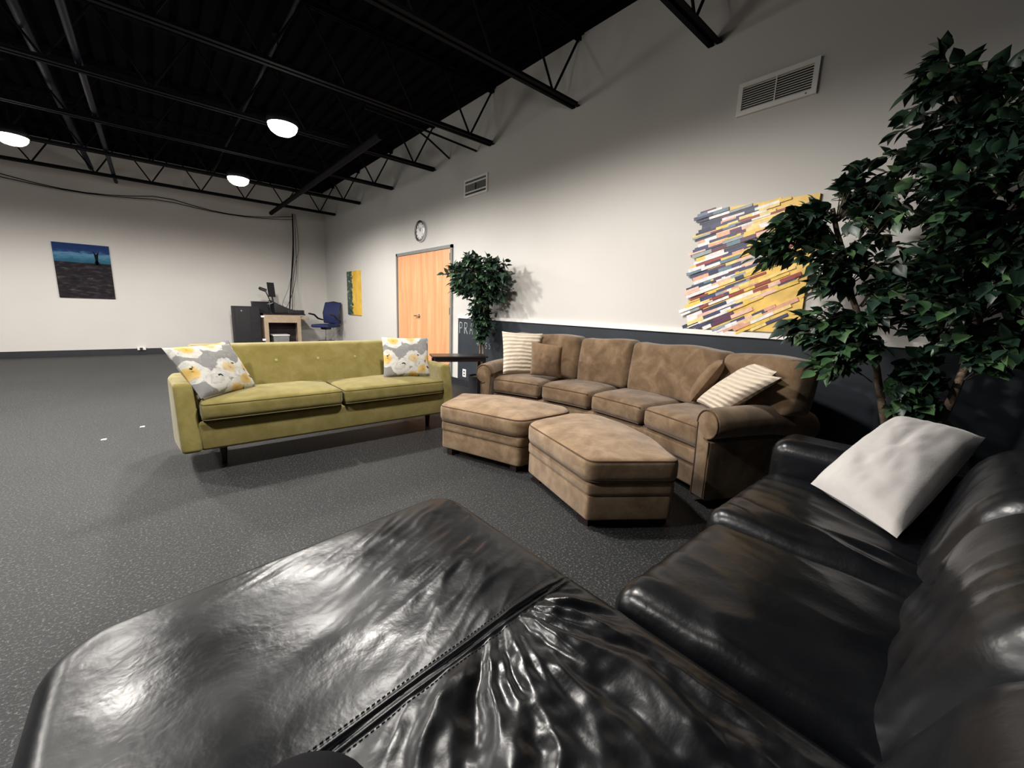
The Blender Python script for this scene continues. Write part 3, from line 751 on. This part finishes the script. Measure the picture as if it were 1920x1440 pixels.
# ================================================================== BLACK LEATHER SECTIONAL
ls = thing('leather_sectional', (.9, .4, 0), 'glossy black leather sectional sofa filling the foreground', 'sofa')
def ridged(p): return 1 - 2 * abs(noise.noise(p))
def chaise_top(x, y):
    """height offset of the chaise surface at x,y"""
    h = 0
    seam = .59 + .105 * x
    d = y - seam
    # seam groove with a stitched double ridge
    h += -.008 * math.exp(-(d / .05) ** 2) + .005 * math.exp(-((d - .010) / .006) ** 2) + .005 * math.exp(-((d + .010) / .006) ** 2)
    # far half: shallow broad creases gathered near its right end
    if d > 0:
        q = Vector((x * 4, y * 9, .3)); h += .006 * noise.noise(q)
        wgt = math.exp(-((x - .62) / .28) ** 2) * math.exp(-((y - .85) / .22) ** 2) + .8 * math.exp(-((x - .55) / .35) ** 2) * math.exp(-((y - 1.2) / .10) ** 2)
        u = x * .86 + y * .5; v = -x * .5 + y * .86
        h += .0045 * wgt * ridged(Vector((u * 6, v * 24, 2)))
        h += .0030 * wgt * noise.noise(Vector((u * 10, v * 40, 5)))
    else:
        wgt = max(0, min(1, (-d - .005) / .06)) * math.exp(-max(0, (.40 - x)) ** 2 / .03) * (1 if x < .74 else math.exp(-((x - .74) / .06) ** 2))
        wx = x + .05 * noise.noise(Vector((x * 4, y * 4, 9))); wy = y + .05 * noise.noise(Vector((x * 4, y * 4, 19)))
        # folds fan out from the seam towards the viewer
        ang = math.atan2(wx - .62, -(wy - .80)); rad = math.hypot(wx - .62, wy - .80)
        h += .024 * wgt * (noise.noise(Vector((ang * 6.5, rad * 2.2, 4)))) + .009 * wgt * ridged(Vector((ang * 8, rad * 6, 8))) + .004 * wgt * noise.noise(Vector((wx * 32, wy * 32, 1)))
        h += .004 * noise.noise(Vector((x * 5, y * 5, 3)))
    return h
def leather_block(x0, x1, y0, y1, z0, z1, r, n, crown, fn=None, c_extra=None):
    g = rbox((x1 - x0, y1 - y0, z1 - z0), r, n, crown, .006, c=((x0 + x1) / 2, (y0 + y1) / 2, (z0 + z1) / 2))
    if fn:
        def f(x, y, z):
            e = max(0, min(1, (z - (z1 - r * 1.2)) / r)); return (x, y, z + fn(x, y) * e)
        g.map(f)
    return g
# chaise outline: nearly square with big round corners
def chaise():
    x0, x1, y0, y1 = -.255, .868, -.28, 1.40; z0, z1, r = .16, .445, .055
    nx, ny = 190, 280; g = G(); cr = .13
    def out(u, v):   # map unit square to rounded rectangle plan, front edge slightly slanted
        x = x0 + (x1 - x0) * u; y = y0 + (y1 - y0) * v
        y -= .17 * (1 - u) ** 1.0 * v          # far-left corner sits a bit nearer
        return x, y
    P = []
    def dist(u, v): return min(u * (x1 - x0), (1 - u) * (x1 - x0), v * (y1 - y0), (1 - v) * (y1 - y0))
    raw = np.linspace(0, 1, 4001); yy = y0 + (y1 - y0) * raw
    wd_ = 1 + 4.0 * np.exp(-((yy - .665) / .05) ** 4) + 2.0 * np.exp(-(raw / .04) ** 2) + 2.0 * np.exp(-((1 - raw) / .04) ** 2)
    cum = np.cumsum(wd_); cum = (cum - cum[0]) / (cum[-1] - cum[0]); VV = np.interp(np.linspace(0, 1, ny + 1), cum, raw)
    for i in range(nx + 1):
        for j in range(ny + 1):
            u, v = i / nx, j / ny
            # denser at the rims
            uu = .5 - math.cos(math.pi * u) / 2 * .35 + (u - .5) * .65; vv = VV[j]
            a = (uu - .5) * (x1 - x0); b = (vv - .5) * (y1 - y0); hx, hy = (x1 - x0) / 2, (y1 - y0) / 2
            # corner rounding
            ax_, ay_ = abs(a), abs(b); qx, qy = ax_ - (hx - cr), ay_ - (hy - cr)
            if qx > 0 and qy > 0:
                m_ = max(qx, qy); L = math.hypot(qx, qy); s = m_ / L; qx, qy = qx * s, qy * s
                ax_, ay_ = hx - cr + qx, hy - cr + qy; dd = cr - math.hypot(qx, qy)
            else: dd = min(hx - ax_, hy - ay_)
            A, B = math.copysign(ax_, a), math.copysign(ay_, b)
            X = (x0 + x1) / 2 + A; Y = (y0 + y1) / 2 + B; Y -= .16 * (1 - (X - x0) / (x1 - x0)) * max(0, (Y - y0) / (y1 - y0))
            z = z1
            if dd < r: z = z1 - r + math.sqrt(max(0, r * r - (r - dd) ** 2))
            e = min(1, dd / .07); cw = min(1, dd / .35); z += .028 * (cw * (2 - cw))
            P.append((X, Y, z + chaise_top(X, Y) * e))
    g.grid(P, nx + 1, ny + 1)
    # skirt
    idx = [i * (ny + 1) for i in range(nx + 1)] + [nx * (ny + 1) + j for j in range(1, ny + 1)] + [i * (ny + 1) + ny for i in range(nx - 1, -1, -1)] + [j for j in range(ny - 1, 0, -1)]
    n = len(idx); c = Vector(((x0 + x1) / 2, (y0 + y1) / 2, 0)); V = []
    lv = [(z1 - r - .002, .0), (z1 - .10, .004), (z0 + .06, .002), (z0, -.02)]
    for z, o_ in lv:
        for k in idx:
            p = Vector(P[k]); dv = Vector((p.x - c.x, p.y - c.y, 0)).normalized(); V.append((p.x + dv.x * o_, p.y + dv.y * o_, z))
    top = [P[k] for k in idx]; Fq = []
    V = top + V
    for i in range(len(lv)):
        for k in range(n): Fq.append((i * n + k, i * n + (k + 1) % n, (i + 1) * n + (k + 1) % n, (i + 1) * n + k))
    Fq.append(tuple(len(lv) * n + k for k in range(n)))
    g.add(V, Fq); return g
ch = mk('chaise_cushion', chaise(), 'leather', ls, auto=60)
def seam_pt(x, off):
    y = .59 + .105 * x + off; return x, y
for off in (-.022, .022):
    g = G(); x = -.18
    while x < .80:
        a = seam_pt(x, off); b = seam_pt(x + .006, off)
        za = .445 + .029 + chaise_top(*a); g.tube([(a[0], a[1], za), (b[0], b[1], za)], .0011, 4); x += .0105
    mk('stitch_row', g, 'stitch', ch)
mk('plinth', box1((-.20, -.24, .03), (.84, 1.18, .17)), 'leather', ls, smooth=False)
def seat_fn(sx, sy, k, amp=.011):
    def f(x, y):
        w_ = math.exp(-((x - sx) / .10) ** 2) * .8 + .35
        return amp * w_ * ridged(Vector(((x - y * .35) * 9, (y + x * .3) * 3.2, k))) + .006 * noise.noise(Vector((x * 14, y * 7, k + 3))) * w_
    return f
def skew(g, k, y0): return g.map(lambda x, y, z: (x - k * (y - y0) * 0, y + 0 * x, z))
g = leather_block(.885, 1.545, -.10, .575, .17, .445, .06, (60, 60, 4), .03, seat_fn(.95, .5, 2)); g.map(lambda x, y, z: (x, y, z)); mk('seat_cushion', g, 'leather', ls)
g = leather_block(1.552, 2.27, -.10, .61, .17, .455, .06, (60, 60, 4), .03, seat_fn(1.62, .5, 12)); mk('seat_cushion', g, 'leather', ls)
mk('seat_base', box1((.90, -.30, .03), (2.30, .52, .18)), 'leather', ls, smooth=False)
# arm at the right end: low padded block with round top
g = rbox((.27, .90, .44), .075, (5, 14, 5), c=(2.40, .17, .40)); g.map(lambda x, y, z: (x, y, z + (-.0 if y > .4 else 0))); mk('arm', g, 'leather', ls)
# backs
def back(x0, x1, k, zt=.80):
    g = rbox((x1 - x0, .30, .52), .11, (40, 6, 24), .02, .0, c=((x0 + x1) / 2, -.085, zt - .26))
    def f(x, y, z):
        t = max(0, (z - .34) / .46)
        y2 = y - .15 * t
        y2 += (.007 * ridged(Vector(((x * .9 - z * .5) * 9, (z + x * .5) * 2.4, k))) + .006 * noise.noise(Vector((x * 4, z * 4, k)))) * (1 if y > -.1 else 0)
        return (x, y2, z)
    return g.map(f)
for a, b, k in ((-.24, .86, 1), (.87, 1.555, 5), (1.56, 2.275, 9)): mk('back_cushion', back(a, b, k), 'leather', ls)
mk('back_frame', rbox((2.78, .16, .64), .05, (30, 3, 8), c=(1.14, -.42, .37)), 'leather', ls)
for x, y in ((-.15, .98), (.78, 1.2), (-.15, -.2), (2.2, -.2), (2.25, .45)): mk('foot', box1((x - .03, y - .03, 0), (x + .03, y + .03, .035)), 'black', ls, smooth=False)
# unidentified dark bump close to the lens, a round cushion shape stands in
g = G(); n = 24; V = []
for i in range(n + 1):
    a = math.pi * i / n
    for j in range(32):
        b = 2 * math.pi * j / 32; V.append((.066 + .105 * math.sin(a) * math.cos(b), .45 + .105 * math.sin(a) * math.sin(b), .545 + .068 * math.cos(a)))
Fq = []
for i in range(n):
    for j in range(32): Fq.append((i * 32 + j, i * 32 + (j + 1) % 32, (i + 1) * 32 + (j + 1) % 32, (i + 1) * 32 + j))
g.add(V, Fq); tag(mk('dark_bump', g, 'steel'), 'unidentified small dark bump on the leather chaise at the bottom edge, modelled as a round cushion', 'cushion')
pillow('white_pillow', (1.795, .085, .50), (2.054, .387, .515), (2.39, .195, .80), (2.464, -.067, .765), .17, 'white_fabric', 'plain white pillow propped on the black leather sofa', seed=21, wr=.014, pinch=.03)

# ================================================================== SIDE TABLE
r = thing('side_table', (2.89, 4.35, 0), 'black wooden side table between the olive and brown sofas', 'side table')
tu, tv = Vector((.92, -.39, 0)), Vector((.39, .92, 0)); tc = Vector((2.885, 4.345, 0))
g = G(); g.obox(tc + Vector((0, 0, .606)), tu * .345, tv * .175, (0, 0, .010)); mk('tabletop', g, 'blackwood', r, smooth=False)
for a in (-.30, .30):
    for b in (-.14, .14): g = G(); g.obox(tc + tu * a + tv * b + Vector((0, 0, .296)), tu * .02, tv * .02, (0, 0, .296)); mk('leg', g, 'blackwood', r, smooth=False)
for b in (-.15, .15): g = G(); g.obox(tc + tv * b + Vector((0, 0, .57)), tu * .28, tv * .008, (0, 0, .022)); mk('apron', g, 'blackwood', r, smooth=False)
r = thing('waste_basket', (3.36, 3.98, 0), 'small white woven basket on the floor between side table and brown sofa', 'basket')
g = G(); g.lathe((3.36, 3.98, 0), [(.09, .0), (.10, .06), (.108, .12), (.112, .2), (.115, .27), (.108, .27), (.10, .1), (.02, .02)], 20)
mk('basket_body', g, 'white', r)
for z in (.05, .1, .15, .2): mk('basket_band', G().tube([(3.36 + (.098 + z * .07) * math.cos(a * math.pi / 10), 3.98 + (.098 + z * .07) * math.sin(a * math.pi / 10), z) for a in range(20)], .006, 5, closed=True), 'grey', r)

# ================================================================== FICUS TREES
def leaf(g, p, d, nrm, L, wd, mi=0):
    d = d.normalized(); s = d.cross(nrm).normalized(); nn = s.cross(d).normalized()
    prof = [(0, 0), (.13, .32), (.36, .5), (.63, .43), (.85, .20)]; V = [p]; base = 0
    mids = []; lft = []; rgt = []
    for t, w_ in prof:
        c = p + d * (L * t) - nn * (L * .16 * t * t); mids.append(c); up = nn * (wd * w_ * .30)
        lft.append(c + s * (wd * w_) + up); rgt.append(c - s * (wd * w_) + up)
    tip = p + d * L * 1.06 - nn * L * .2
    V = mids + lft[1:] + rgt[1:] + [tip]; n = 5; F_ = []
    F_.append((0, 1, n + 0)); F_.append((0, n + 4, 1))
    for k in range(1, 4): F_.append((k, k + 1, n + k, n + k - 1)); F_.append((k + 1, k, n + 4 + k - 1, n + 4 + k))
    F_.append((4, 13, n + 3)); F_.append((4, n + 7, 13)); g.add(V, F_, mi)
def ficus(name, label, stems, blobs, leafL, rs, wallx=WX - .05, dens=1.0, pot=None, light=None, ymin=None, trunk_r=.022):
    """stems: trunk polylines; blobs: (centre, radii, twigs)"""
    px, py = pot
    r = thing(name, (px, py, 0), label, 'artificial tree')
    g = G(); g.lathe((px, py, 0), [(.12, 0), (.15, .02), (.17, .26), (.175, .28), (.155, .28), (.15, .25), (.01, .25)], 28); mk('pot', g, 'pot', r)
    g = G(); g.lathe((px, py, .245), [(.148, 0), (.145, .012), (.08, .02), (.01, .022)], 24); mk('soil', g, 'moss', r)
    for st in stems:
        pts = []
        for a, b in zip(st[:-1], st[1:]):
            for k in range(4): pts.append(Vector(a).lerp(Vector(b), k / 4) + Vector([rs.uniform(-.004, .004) for _ in range(3)]))
        pts.append(Vector(st[-1])); n = len(pts)
        mk('trunk', G().tube(pts, [trunk_r * (1 - .45 * i / n) for i in range(n)], 8), 'trunk', r)
    allp = [Vector(p) for st in stems for a, b in zip(st[:-1], st[1:]) for p in [Vector(a).lerp(Vector(b), k / 6) for k in range(6)]]
    gt = G(); gl = G()
    for (c, rad, nt_, *ex) in blobs:
        c = Vector(c); li = ex[0] if ex else .12
        for _ in range(int(nt_ * dens)):
            u = Vector([rs.gauss(0, 1) for _ in range(3)]).normalized() * rs.uniform(.55, 1.0) ** .6
            e = c + Vector((u.x * rad[0], u.y * rad[1], u.z * rad[2]))
            if e.x > wallx: e.x = wallx - rs.uniform(0, .08)
            st = min(allp, key=lambda q: (q - e).length + abs(q.z - e.z + .12) * .5)
            st = st.lerp(c, .35) if (st - e).length > .35 else st
            start = e.lerp(st, min(.85, .34 / max(.34, (st - e).length)) if rs.random() < .8 else 1.0)
            mid = start.lerp(e, .55) + Vector((0, 0, .05)); end = e - Vector((0, 0, .03))
            for q in (mid, end):
                if q.x > wallx: q.x = wallx
            gt.tube([start, mid, end], [.0035, .0025, .0014], 4)
            nl = rs.randint(7, 11)
            for k in range(nl):
                t = .25 + .75 * (k + 1) / nl; p = start.lerp(mid, t * 2) if t < .5 else mid.lerp(end, t * 2 - 1)
                ax = (end - start).normalized(); out = Vector([rs.gauss(0, 1) for _ in range(3)]); out = (out - ax * out.dot(ax)).normalized()
                d = (ax * .6 + out * .75 + Vector((0, 0, -.35))).normalized()
                if k == nl - 1: d = (ax + Vector((0, 0, -.4))).normalized()
                nr = Vector((rs.gauss(0, .45), rs.gauss(0, .45), 1)).normalized()
                L = leafL * rs.uniform(.75, 1.2)
                if (p + d * L).x > WX - .02: continue
                if p.z + d.z * L < .35: continue
                leaf(gl, p, d, nr, L, L * rs.uniform(.56, .70), 1 if rs.random() < li else 0)
    mk('twigs', gt, 'stem', r); mk('foliage', gl, ['leaf', 'leaf2'], r, auto=80)
    return r
rs = random.Random(11)
T1 = [(3.12, .22, .25), (3.12, .30, .66), (3.12, .38, .95), (3.10, .54, 1.34), (3.06, .70, 1.85)]
T2 = [(3.12, .16, .25), (3.12, .09, .65), (3.12, .03, 1.05), (3.12, .05, 1.6), (3.10, .22, 2.2), (3.1, .36, 2.52)]
T3 = [(3.16, .19, .25), (3.20, .2, .8), (3.2, .15, 1.4), (3.15, -.1, 2.0)]
blobs = [((3.08, .30, 1.75), (.36, .30, .42), 60), ((3.08, -.05, 1.75), (.36, .42, .50), 85), ((3.10, .10, 1.35), (.34, .38, .25), 52, .2),
         ((3.10, .33, 2.28), (.22, .16, .26), 26, .05), ((3.1, .02, 2.2), (.25, .25, .25), 26, .05), ((3.1, .56, 1.95), (.2, .13, .17), 14, .08), ((3.08, -.35, 1.9), (.3, .3, .5), 34, .05),
         ((3.02, .86, 1.76), (.15, .15, .14), 22, .2), ((3.02, 1.0, 1.66), (.12, .10, .10), 9, .4), ((3.04, .70, 1.52), (.18, .18, .15), 20, .15), ((2.98, .68, 1.18), (.15, .15, .12), 17, .3),
         ((2.86, .56, 1.0), (.10, .09, .09), 8, .5), ((2.98, .48, 1.1), (.16, .14, .14), 12, .35),
         ((3.08, .19, .86), (.13, .09, .20), 20, .35), ((3.1, .13, .62), (.09, .07, .10), 8, .3), ((3.02, -.1, 1.12), (.22, .16, .12), 12, .3)]
ficus('tall_ficus', 'tall dark green ficus with leaning trunks at the right behind the white pillow', [T1, T2, T3], blobs, .082, rs, pot=(3.14, .2), dens=1.6)
S1 = [(3.385, 4.57, .25), (3.39, 4.57, .65), (3.38, 4.56, 1.1), (3.33, 4.62, 1.6)]
S2 = [(3.42, 4.53, .25), (3.42, 4.53, .65), (3.41, 4.53, 1.1), (3.33, 4.42, 1.55)]
blobs = [((3.26, 4.5, 1.55), (.28, .38, .25), 60, .2), ((3.2, 4.86, 1.62), (.25, .20, .2), 26, .15), ((3.28, 4.12, 1.68), (.22, .20, .18), 22, .1), ((3.28, 4.5, 1.84), (.2, .36, .10), 18, .1), ((3.28, 4.25, 1.42), (.2, .22, .14), 18, .2),
         ((3.36, 4.55, 1.22), (.14, .15, .16), 20, .2), ((3.38, 4.53, .98), (.13, .14, .14), 18, .12), ((3.39, 4.53, .82), (.06, .07, .08), 6, .12)]
ficus('small_ficus', 'small green ficus on thin twin stems beside the oak door', [S1, S2], blobs, .085, random.Random(5), pot=(3.40, 4.56), trunk_r=.014, dens=1.3)

# ================================================================== SOUND DESK CORNER
r = thing('loudspeaker', (1.55, 11.25, 0), 'tall black loudspeaker cabinet left of the plywood sound desk', 'speaker')
mk('cabinet', rbox((.50, .44, 1.08), .012, (3, 3, 3), c=(1.60, 11.24, .54)), 'speaker', r)
mk('front_panel', G().box((1.375, 11.012, .03), (1.655, 11.02, 1.05)), 'black', r, smooth=False)
for z in (.72, .36): mk('handle_recess', box1((1.70, 11.012, z), (1.80, 11.02, z + .05)), 'black', r, smooth=False)
mk('badge', G().lathe((1.49, 11.012, .98), [(.018, 0), (.016, -.006)], 14, 'Y'), 'grey', r)
r = thing('equipment_case', (1.86, 11.55, 0), 'black equipment rack behind the speaker at the sound desk', 'case')
mk('case_body', rbox((.34, .28, 1.17), .01, (2, 2, 3), c=(1.98, 11.69, .585)), 'speaker', r)
mk('case_lid', rbox((.35, .29, .03), .008, (2, 2, 1), c=(1.98, 11.69, 1.185)), 'black', r)
r = thing('sound_desk', (2.32, 11.2, 0), 'plywood sound desk with open front in the far corner', 'desk')
g = G(); fy = 11.0
g.box((1.92, fy, 0), (2.005, fy + .04, .72)); g.box((2.62, fy, 0), (2.70, fy + .04, .72)); g.box((1.92, fy, .72), (2.70, fy + .04, .90)); mk('front_frame', g, 'booth', r, smooth=False)
mk('desk_top', rbox((.90, .54, .03), .006, (4, 3, 1), c=(2.36, 11.26, .917)), 'blackwood', r)
g = G(); g.box((1.92, fy + .04, 0), (1.94, fy + .5, .89)); mk('side_panel', g, 'booth', r, smooth=False)
g = G(); g.box((2.68, fy + .04, 0), (2.70, fy + .5, .89)); mk('side_panel', g, 'booth', r, smooth=False)
mk('back_panel', box1((1.94, fy + .46, 0), (2.68, fy + .48, .89)), 'boothin', r, smooth=False)
mk('side_shelf', rbox((.2, .3, .05), .006, (2, 2, 1), c=(2.80, 11.18, .83)), 'booth', r)
r = thing('storage_bin', (2.27, 11.2, 0), 'white lidded plastic bin inside the sound desk', 'bin')
mk('bin_body', G().add([(2.12, 11.08, 0), (2.42, 11.08, 0), (2.42, 11.36, 0), (2.12, 11.36, 0), (2.10, 11.06, .40), (2.44, 11.06, .40), (2.44, 11.38, .40), (2.10, 11.38, .40)], [(0, 3, 2, 1), (4, 5, 6, 7), (0, 1, 5, 4), (1, 2, 6, 5), (2, 3, 7, 6), (3, 0, 4, 7)]), 'grey', r, smooth=False)
mk('bin_lid', rbox((.37, .35, .03), .01, (3, 3, 1), c=(2.27, 11.22, .415)), 'white', r)
r = thing('mixing_console', (2.4, 11.2, .92), 'black mixing console lying on the sound desk', 'mixer')
g = rbox((.62, .40, .05), .01, (4, 4, 1), c=(2.47, 11.25, .965)); g.map(lambda x, y, z: (x, y, z + (.02 + .17 * max(0, min(1, (2.56 - x) / .36)) if z > .965 else 0))); mk('console_body', g, 'black', r)
g = rbox((.36, .05, .09), .008, (4, 1, 1), c=(2.62, 11.06, .975)); mk('front_lip', g, 'black', r)
g = G()
for k in range(8): g.box((2.24 + k * .06, 11.12, 1.0 + .01 + .17 * max(0, min(1, (2.56 - 2.24 - k * .06) / .36))), (2.25 + k * .06, 11.15, 1.035 + .17 * max(0, min(1, (2.56 - 2.24 - k * .06) / .36))))
mk('fader_knobs', g, 'grey', r, smooth=False)
r = thing('laptop', (2.2, 11.2, 1.0), 'open black laptop tilted behind the mixing console', 'laptop')
g = G(); g.obox((2.27, 11.22, 1.13), (.17, 0, -.10), (0, .13, 0), (.006, 0, .01)); mk('laptop_base', g, 'black', r, smooth=False)
g = G(); g.obox((2.13, 11.25, 1.17), (.06, 0, .03), (0, .12, 0), (-.003, 0, .006)); mk('laptop_lid', g, 'grey', r, smooth=False)
r = thing('computer_monitor', (2.14, 11.25, 1.2), 'black screen standing upright turned sideways on the sound desk', 'monitor')
g = G(); g.obox((2.145, 11.2, 1.48), (.072, .03, 0), (-.006, .014, 0), (-.012, 0, .165)); mk('screen', g, 'speaker', r, smooth=False)
g = G(); g.tube([(2.16, 11.24, 1.33), (2.2, 11.26, 1.1), (2.2, 11.26, .92)], .015, 8); mk('stand', g, 'black', r)
r = thing('video_camera', (1.96, 11.2, 1.4), 'small black video camera on an arm left of the upright screen', 'camera')
g = G(); g.obox((1.98, 11.2, 1.475), (.062, 0, -.022), (0, .04, 0), (.012, 0, .034)); mk('camera_body', g, 'black', r, smooth=False)
mk('lens', G().tube([(1.93, 11.2, 1.495), (1.895, 11.2, 1.51)], [.026, .03], 12), 'black', r)
mk('arm', G().tube([(2.02, 11.2, 1.45), (2.07, 11.2, 1.33), (2.12, 11.22, 1.2), (2.1, 11.25, .92)], .012, 8), 'black', r)
for (p, q, nm, lab) in (((1.86, 10.99, .84), (1.93, 11.0, .88), 'paper_note', 'small white paper note stuck on the left side of the sound desk'), ((2.72, 11.04, .862), (2.84, 11.2, .868), 'paper_sheet', 'white paper lying on the side shelf of the sound desk'),
                        ((1.86, 10.99, .30), (1.93, 11.0, .345), 'paper_note', 'small white label low beside the black speaker')):
    tag(mk(nm, box1(p, q), 'paper', smooth=False), lab, 'paper')
# cables from ceiling to desk
cb = [([(2.82, 11.70, 3.36), (2.80, 11.70, 2.7), (2.74, 11.70, 2.05), (2.67, 11.65, 1.55), (2.58, 11.5, 1.02)], .016, 'thick black cable bundle hanging from the last joist to the sound desk'),
      ([(2.87, 11.72, 3.37), (2.86, 11.72, 2.6), (2.83, 11.72, 1.9), (2.66, 11.6, 1.35), (2.46, 11.4, 1.0)], .006, 'thin cable hanging right beside the thick bundle, curving to the desk'),
      ([(2.90, 11.75, 3.37), (2.93, 11.75, 2.6), (2.84, 11.75, 2.2), (2.72, 11.7, 1.6), (2.64, 11.5, 1.0)], .005, 'loose thin cable swinging out on the right of the bundle'),
      ([(2.80, 11.66, 3.36), (2.78, 11.66, 2.3), (2.62, 11.6, 1.6), (2.44, 11.5, 1.2), (2.38, 11.3, 1.0)], .004, 'thinnest cable on the left of the thick bundle')]
for pts, rr, lab in cb:
    pp = []
    for i in range(len(pts) - 1):
        a, b = Vector(pts[i]), Vector(pts[i + 1]); a0 = Vector(pts[max(0, i - 1)]); b1 = Vector(pts[min(len(pts) - 1, i + 2)])
        for k in range(6):
            t = k / 6; pp.append(.5 * ((2 * a) + (b - a0) * t + (2 * a0 - 5 * a + 4 * b - b1) * t * t + (3 * a - a0 - 3 * b + b1) * t ** 3))
    pp.append(Vector(pts[-1])); tag(mk('hanging_cable', G().tube(pp, rr, 6), 'steel'), lab, 'cable')
# office chair
cx, cy = 3.20, 10.62
r = thing('office_chair', (cx, cy, 0), 'blue mesh office chair with black armrests in the far corner', 'office chair')
g = rbox((.52, .46, .07), .03, (8, 8, 1), .015, c=(cx, cy, .665)); g.map(lambda x, y, z: (x, y, z + .02 * max(0, (x - cx)) )); mk('seat', g, 'blue', r)
g = rbox((.05, .44, .52), .022, (1, 8, 10), c=(cx + .25, cy, .98)); g.map(lambda x, y, z: (x + .15 * (z - .72) - .06 * math.sin((z - .72) / .5 * 3.1), y, z)); mk('backrest', g, 'blue', r)
g = G().tube([(cx + .255 + .15 * (z - .72) - .06 * math.sin((z - .72) / .5 * 3.1), cy + yy, z) for yy, z in ((-.22, .74), (-.225, .98), (-.2, 1.22), (0, 1.25), (.2, 1.22), (.225, .98), (.22, .74), (0, .72))], .016, 8, closed=True); mk('back_frame', g, 'black', r)
for s in (-1, 1):
    mk('armrest', G().tube([(cx + .24, cy + s * .25, .80), (cx + .08, cy + s * .27, .84), (cx - .05, cy + s * .27, .93), (cx - .24, cy + s * .27, .955)], [.018, .022, .022, .02], 8), 'black', r)
mk('gas_lift', G().tube([(cx, cy, .12), (cx, cy, .40)], .028, 12).tube([(cx, cy, .40), (cx, cy, .64)], .016, 12), 'chrome', r)
mk('tilt_mechanism', rbox((.2, .16, .06), .015, (2, 2, 1), c=(cx, cy, .61)), 'black', r)
for k in range(5):
    a = 2 * math.pi * k / 5 + .3; p = (cx + .29 * math.cos(a), cy + .29 * math.sin(a))
    L = mk('base_spoke', G().tube([(cx, cy, .12), (p[0], p[1], .075)], [.025, .015], 8), 'black', r)
    mk('caster', G().tube([(p[0] - .02, p[1], .028), (p[0] + .02, p[1], .028)], .028, 12), 'black', L)
mk('foot_ring', G().tube([(cx + .2 * math.cos(a * math.pi / 12), cy + .2 * math.sin(a * math.pi / 12), .30) for a in range(24)], .009, 6, closed=True), 'chrome', r)
r = bpy.data.objects['office_chair']; r.rotation_euler = (0, 0, math.radians(38)); r.location = (3.16, 10.6, 0)
# bits on the floor
for (x, y, lab) in ((-.18, 5.05, 'tiny white paper scrap on the dark floor left of the olive sofa'), (-.42, 4.75, 'tiny pale crumb on the floor left of the olive sofa')):
    g = G().add([(x - .018, y - .01, .002), (x + .015, y - .014, .002), (x + .02, y + .012, .006), (x - .012, y + .014, .004)], [(0, 1, 2, 3)]); g.add([(p[0], p[1], p[2] - .0015) for p in g.v], [(3, 2, 1, 0)])
    tag(mk('paper_scrap', g, 'paper', smooth=False), lab, 'paper scrap')
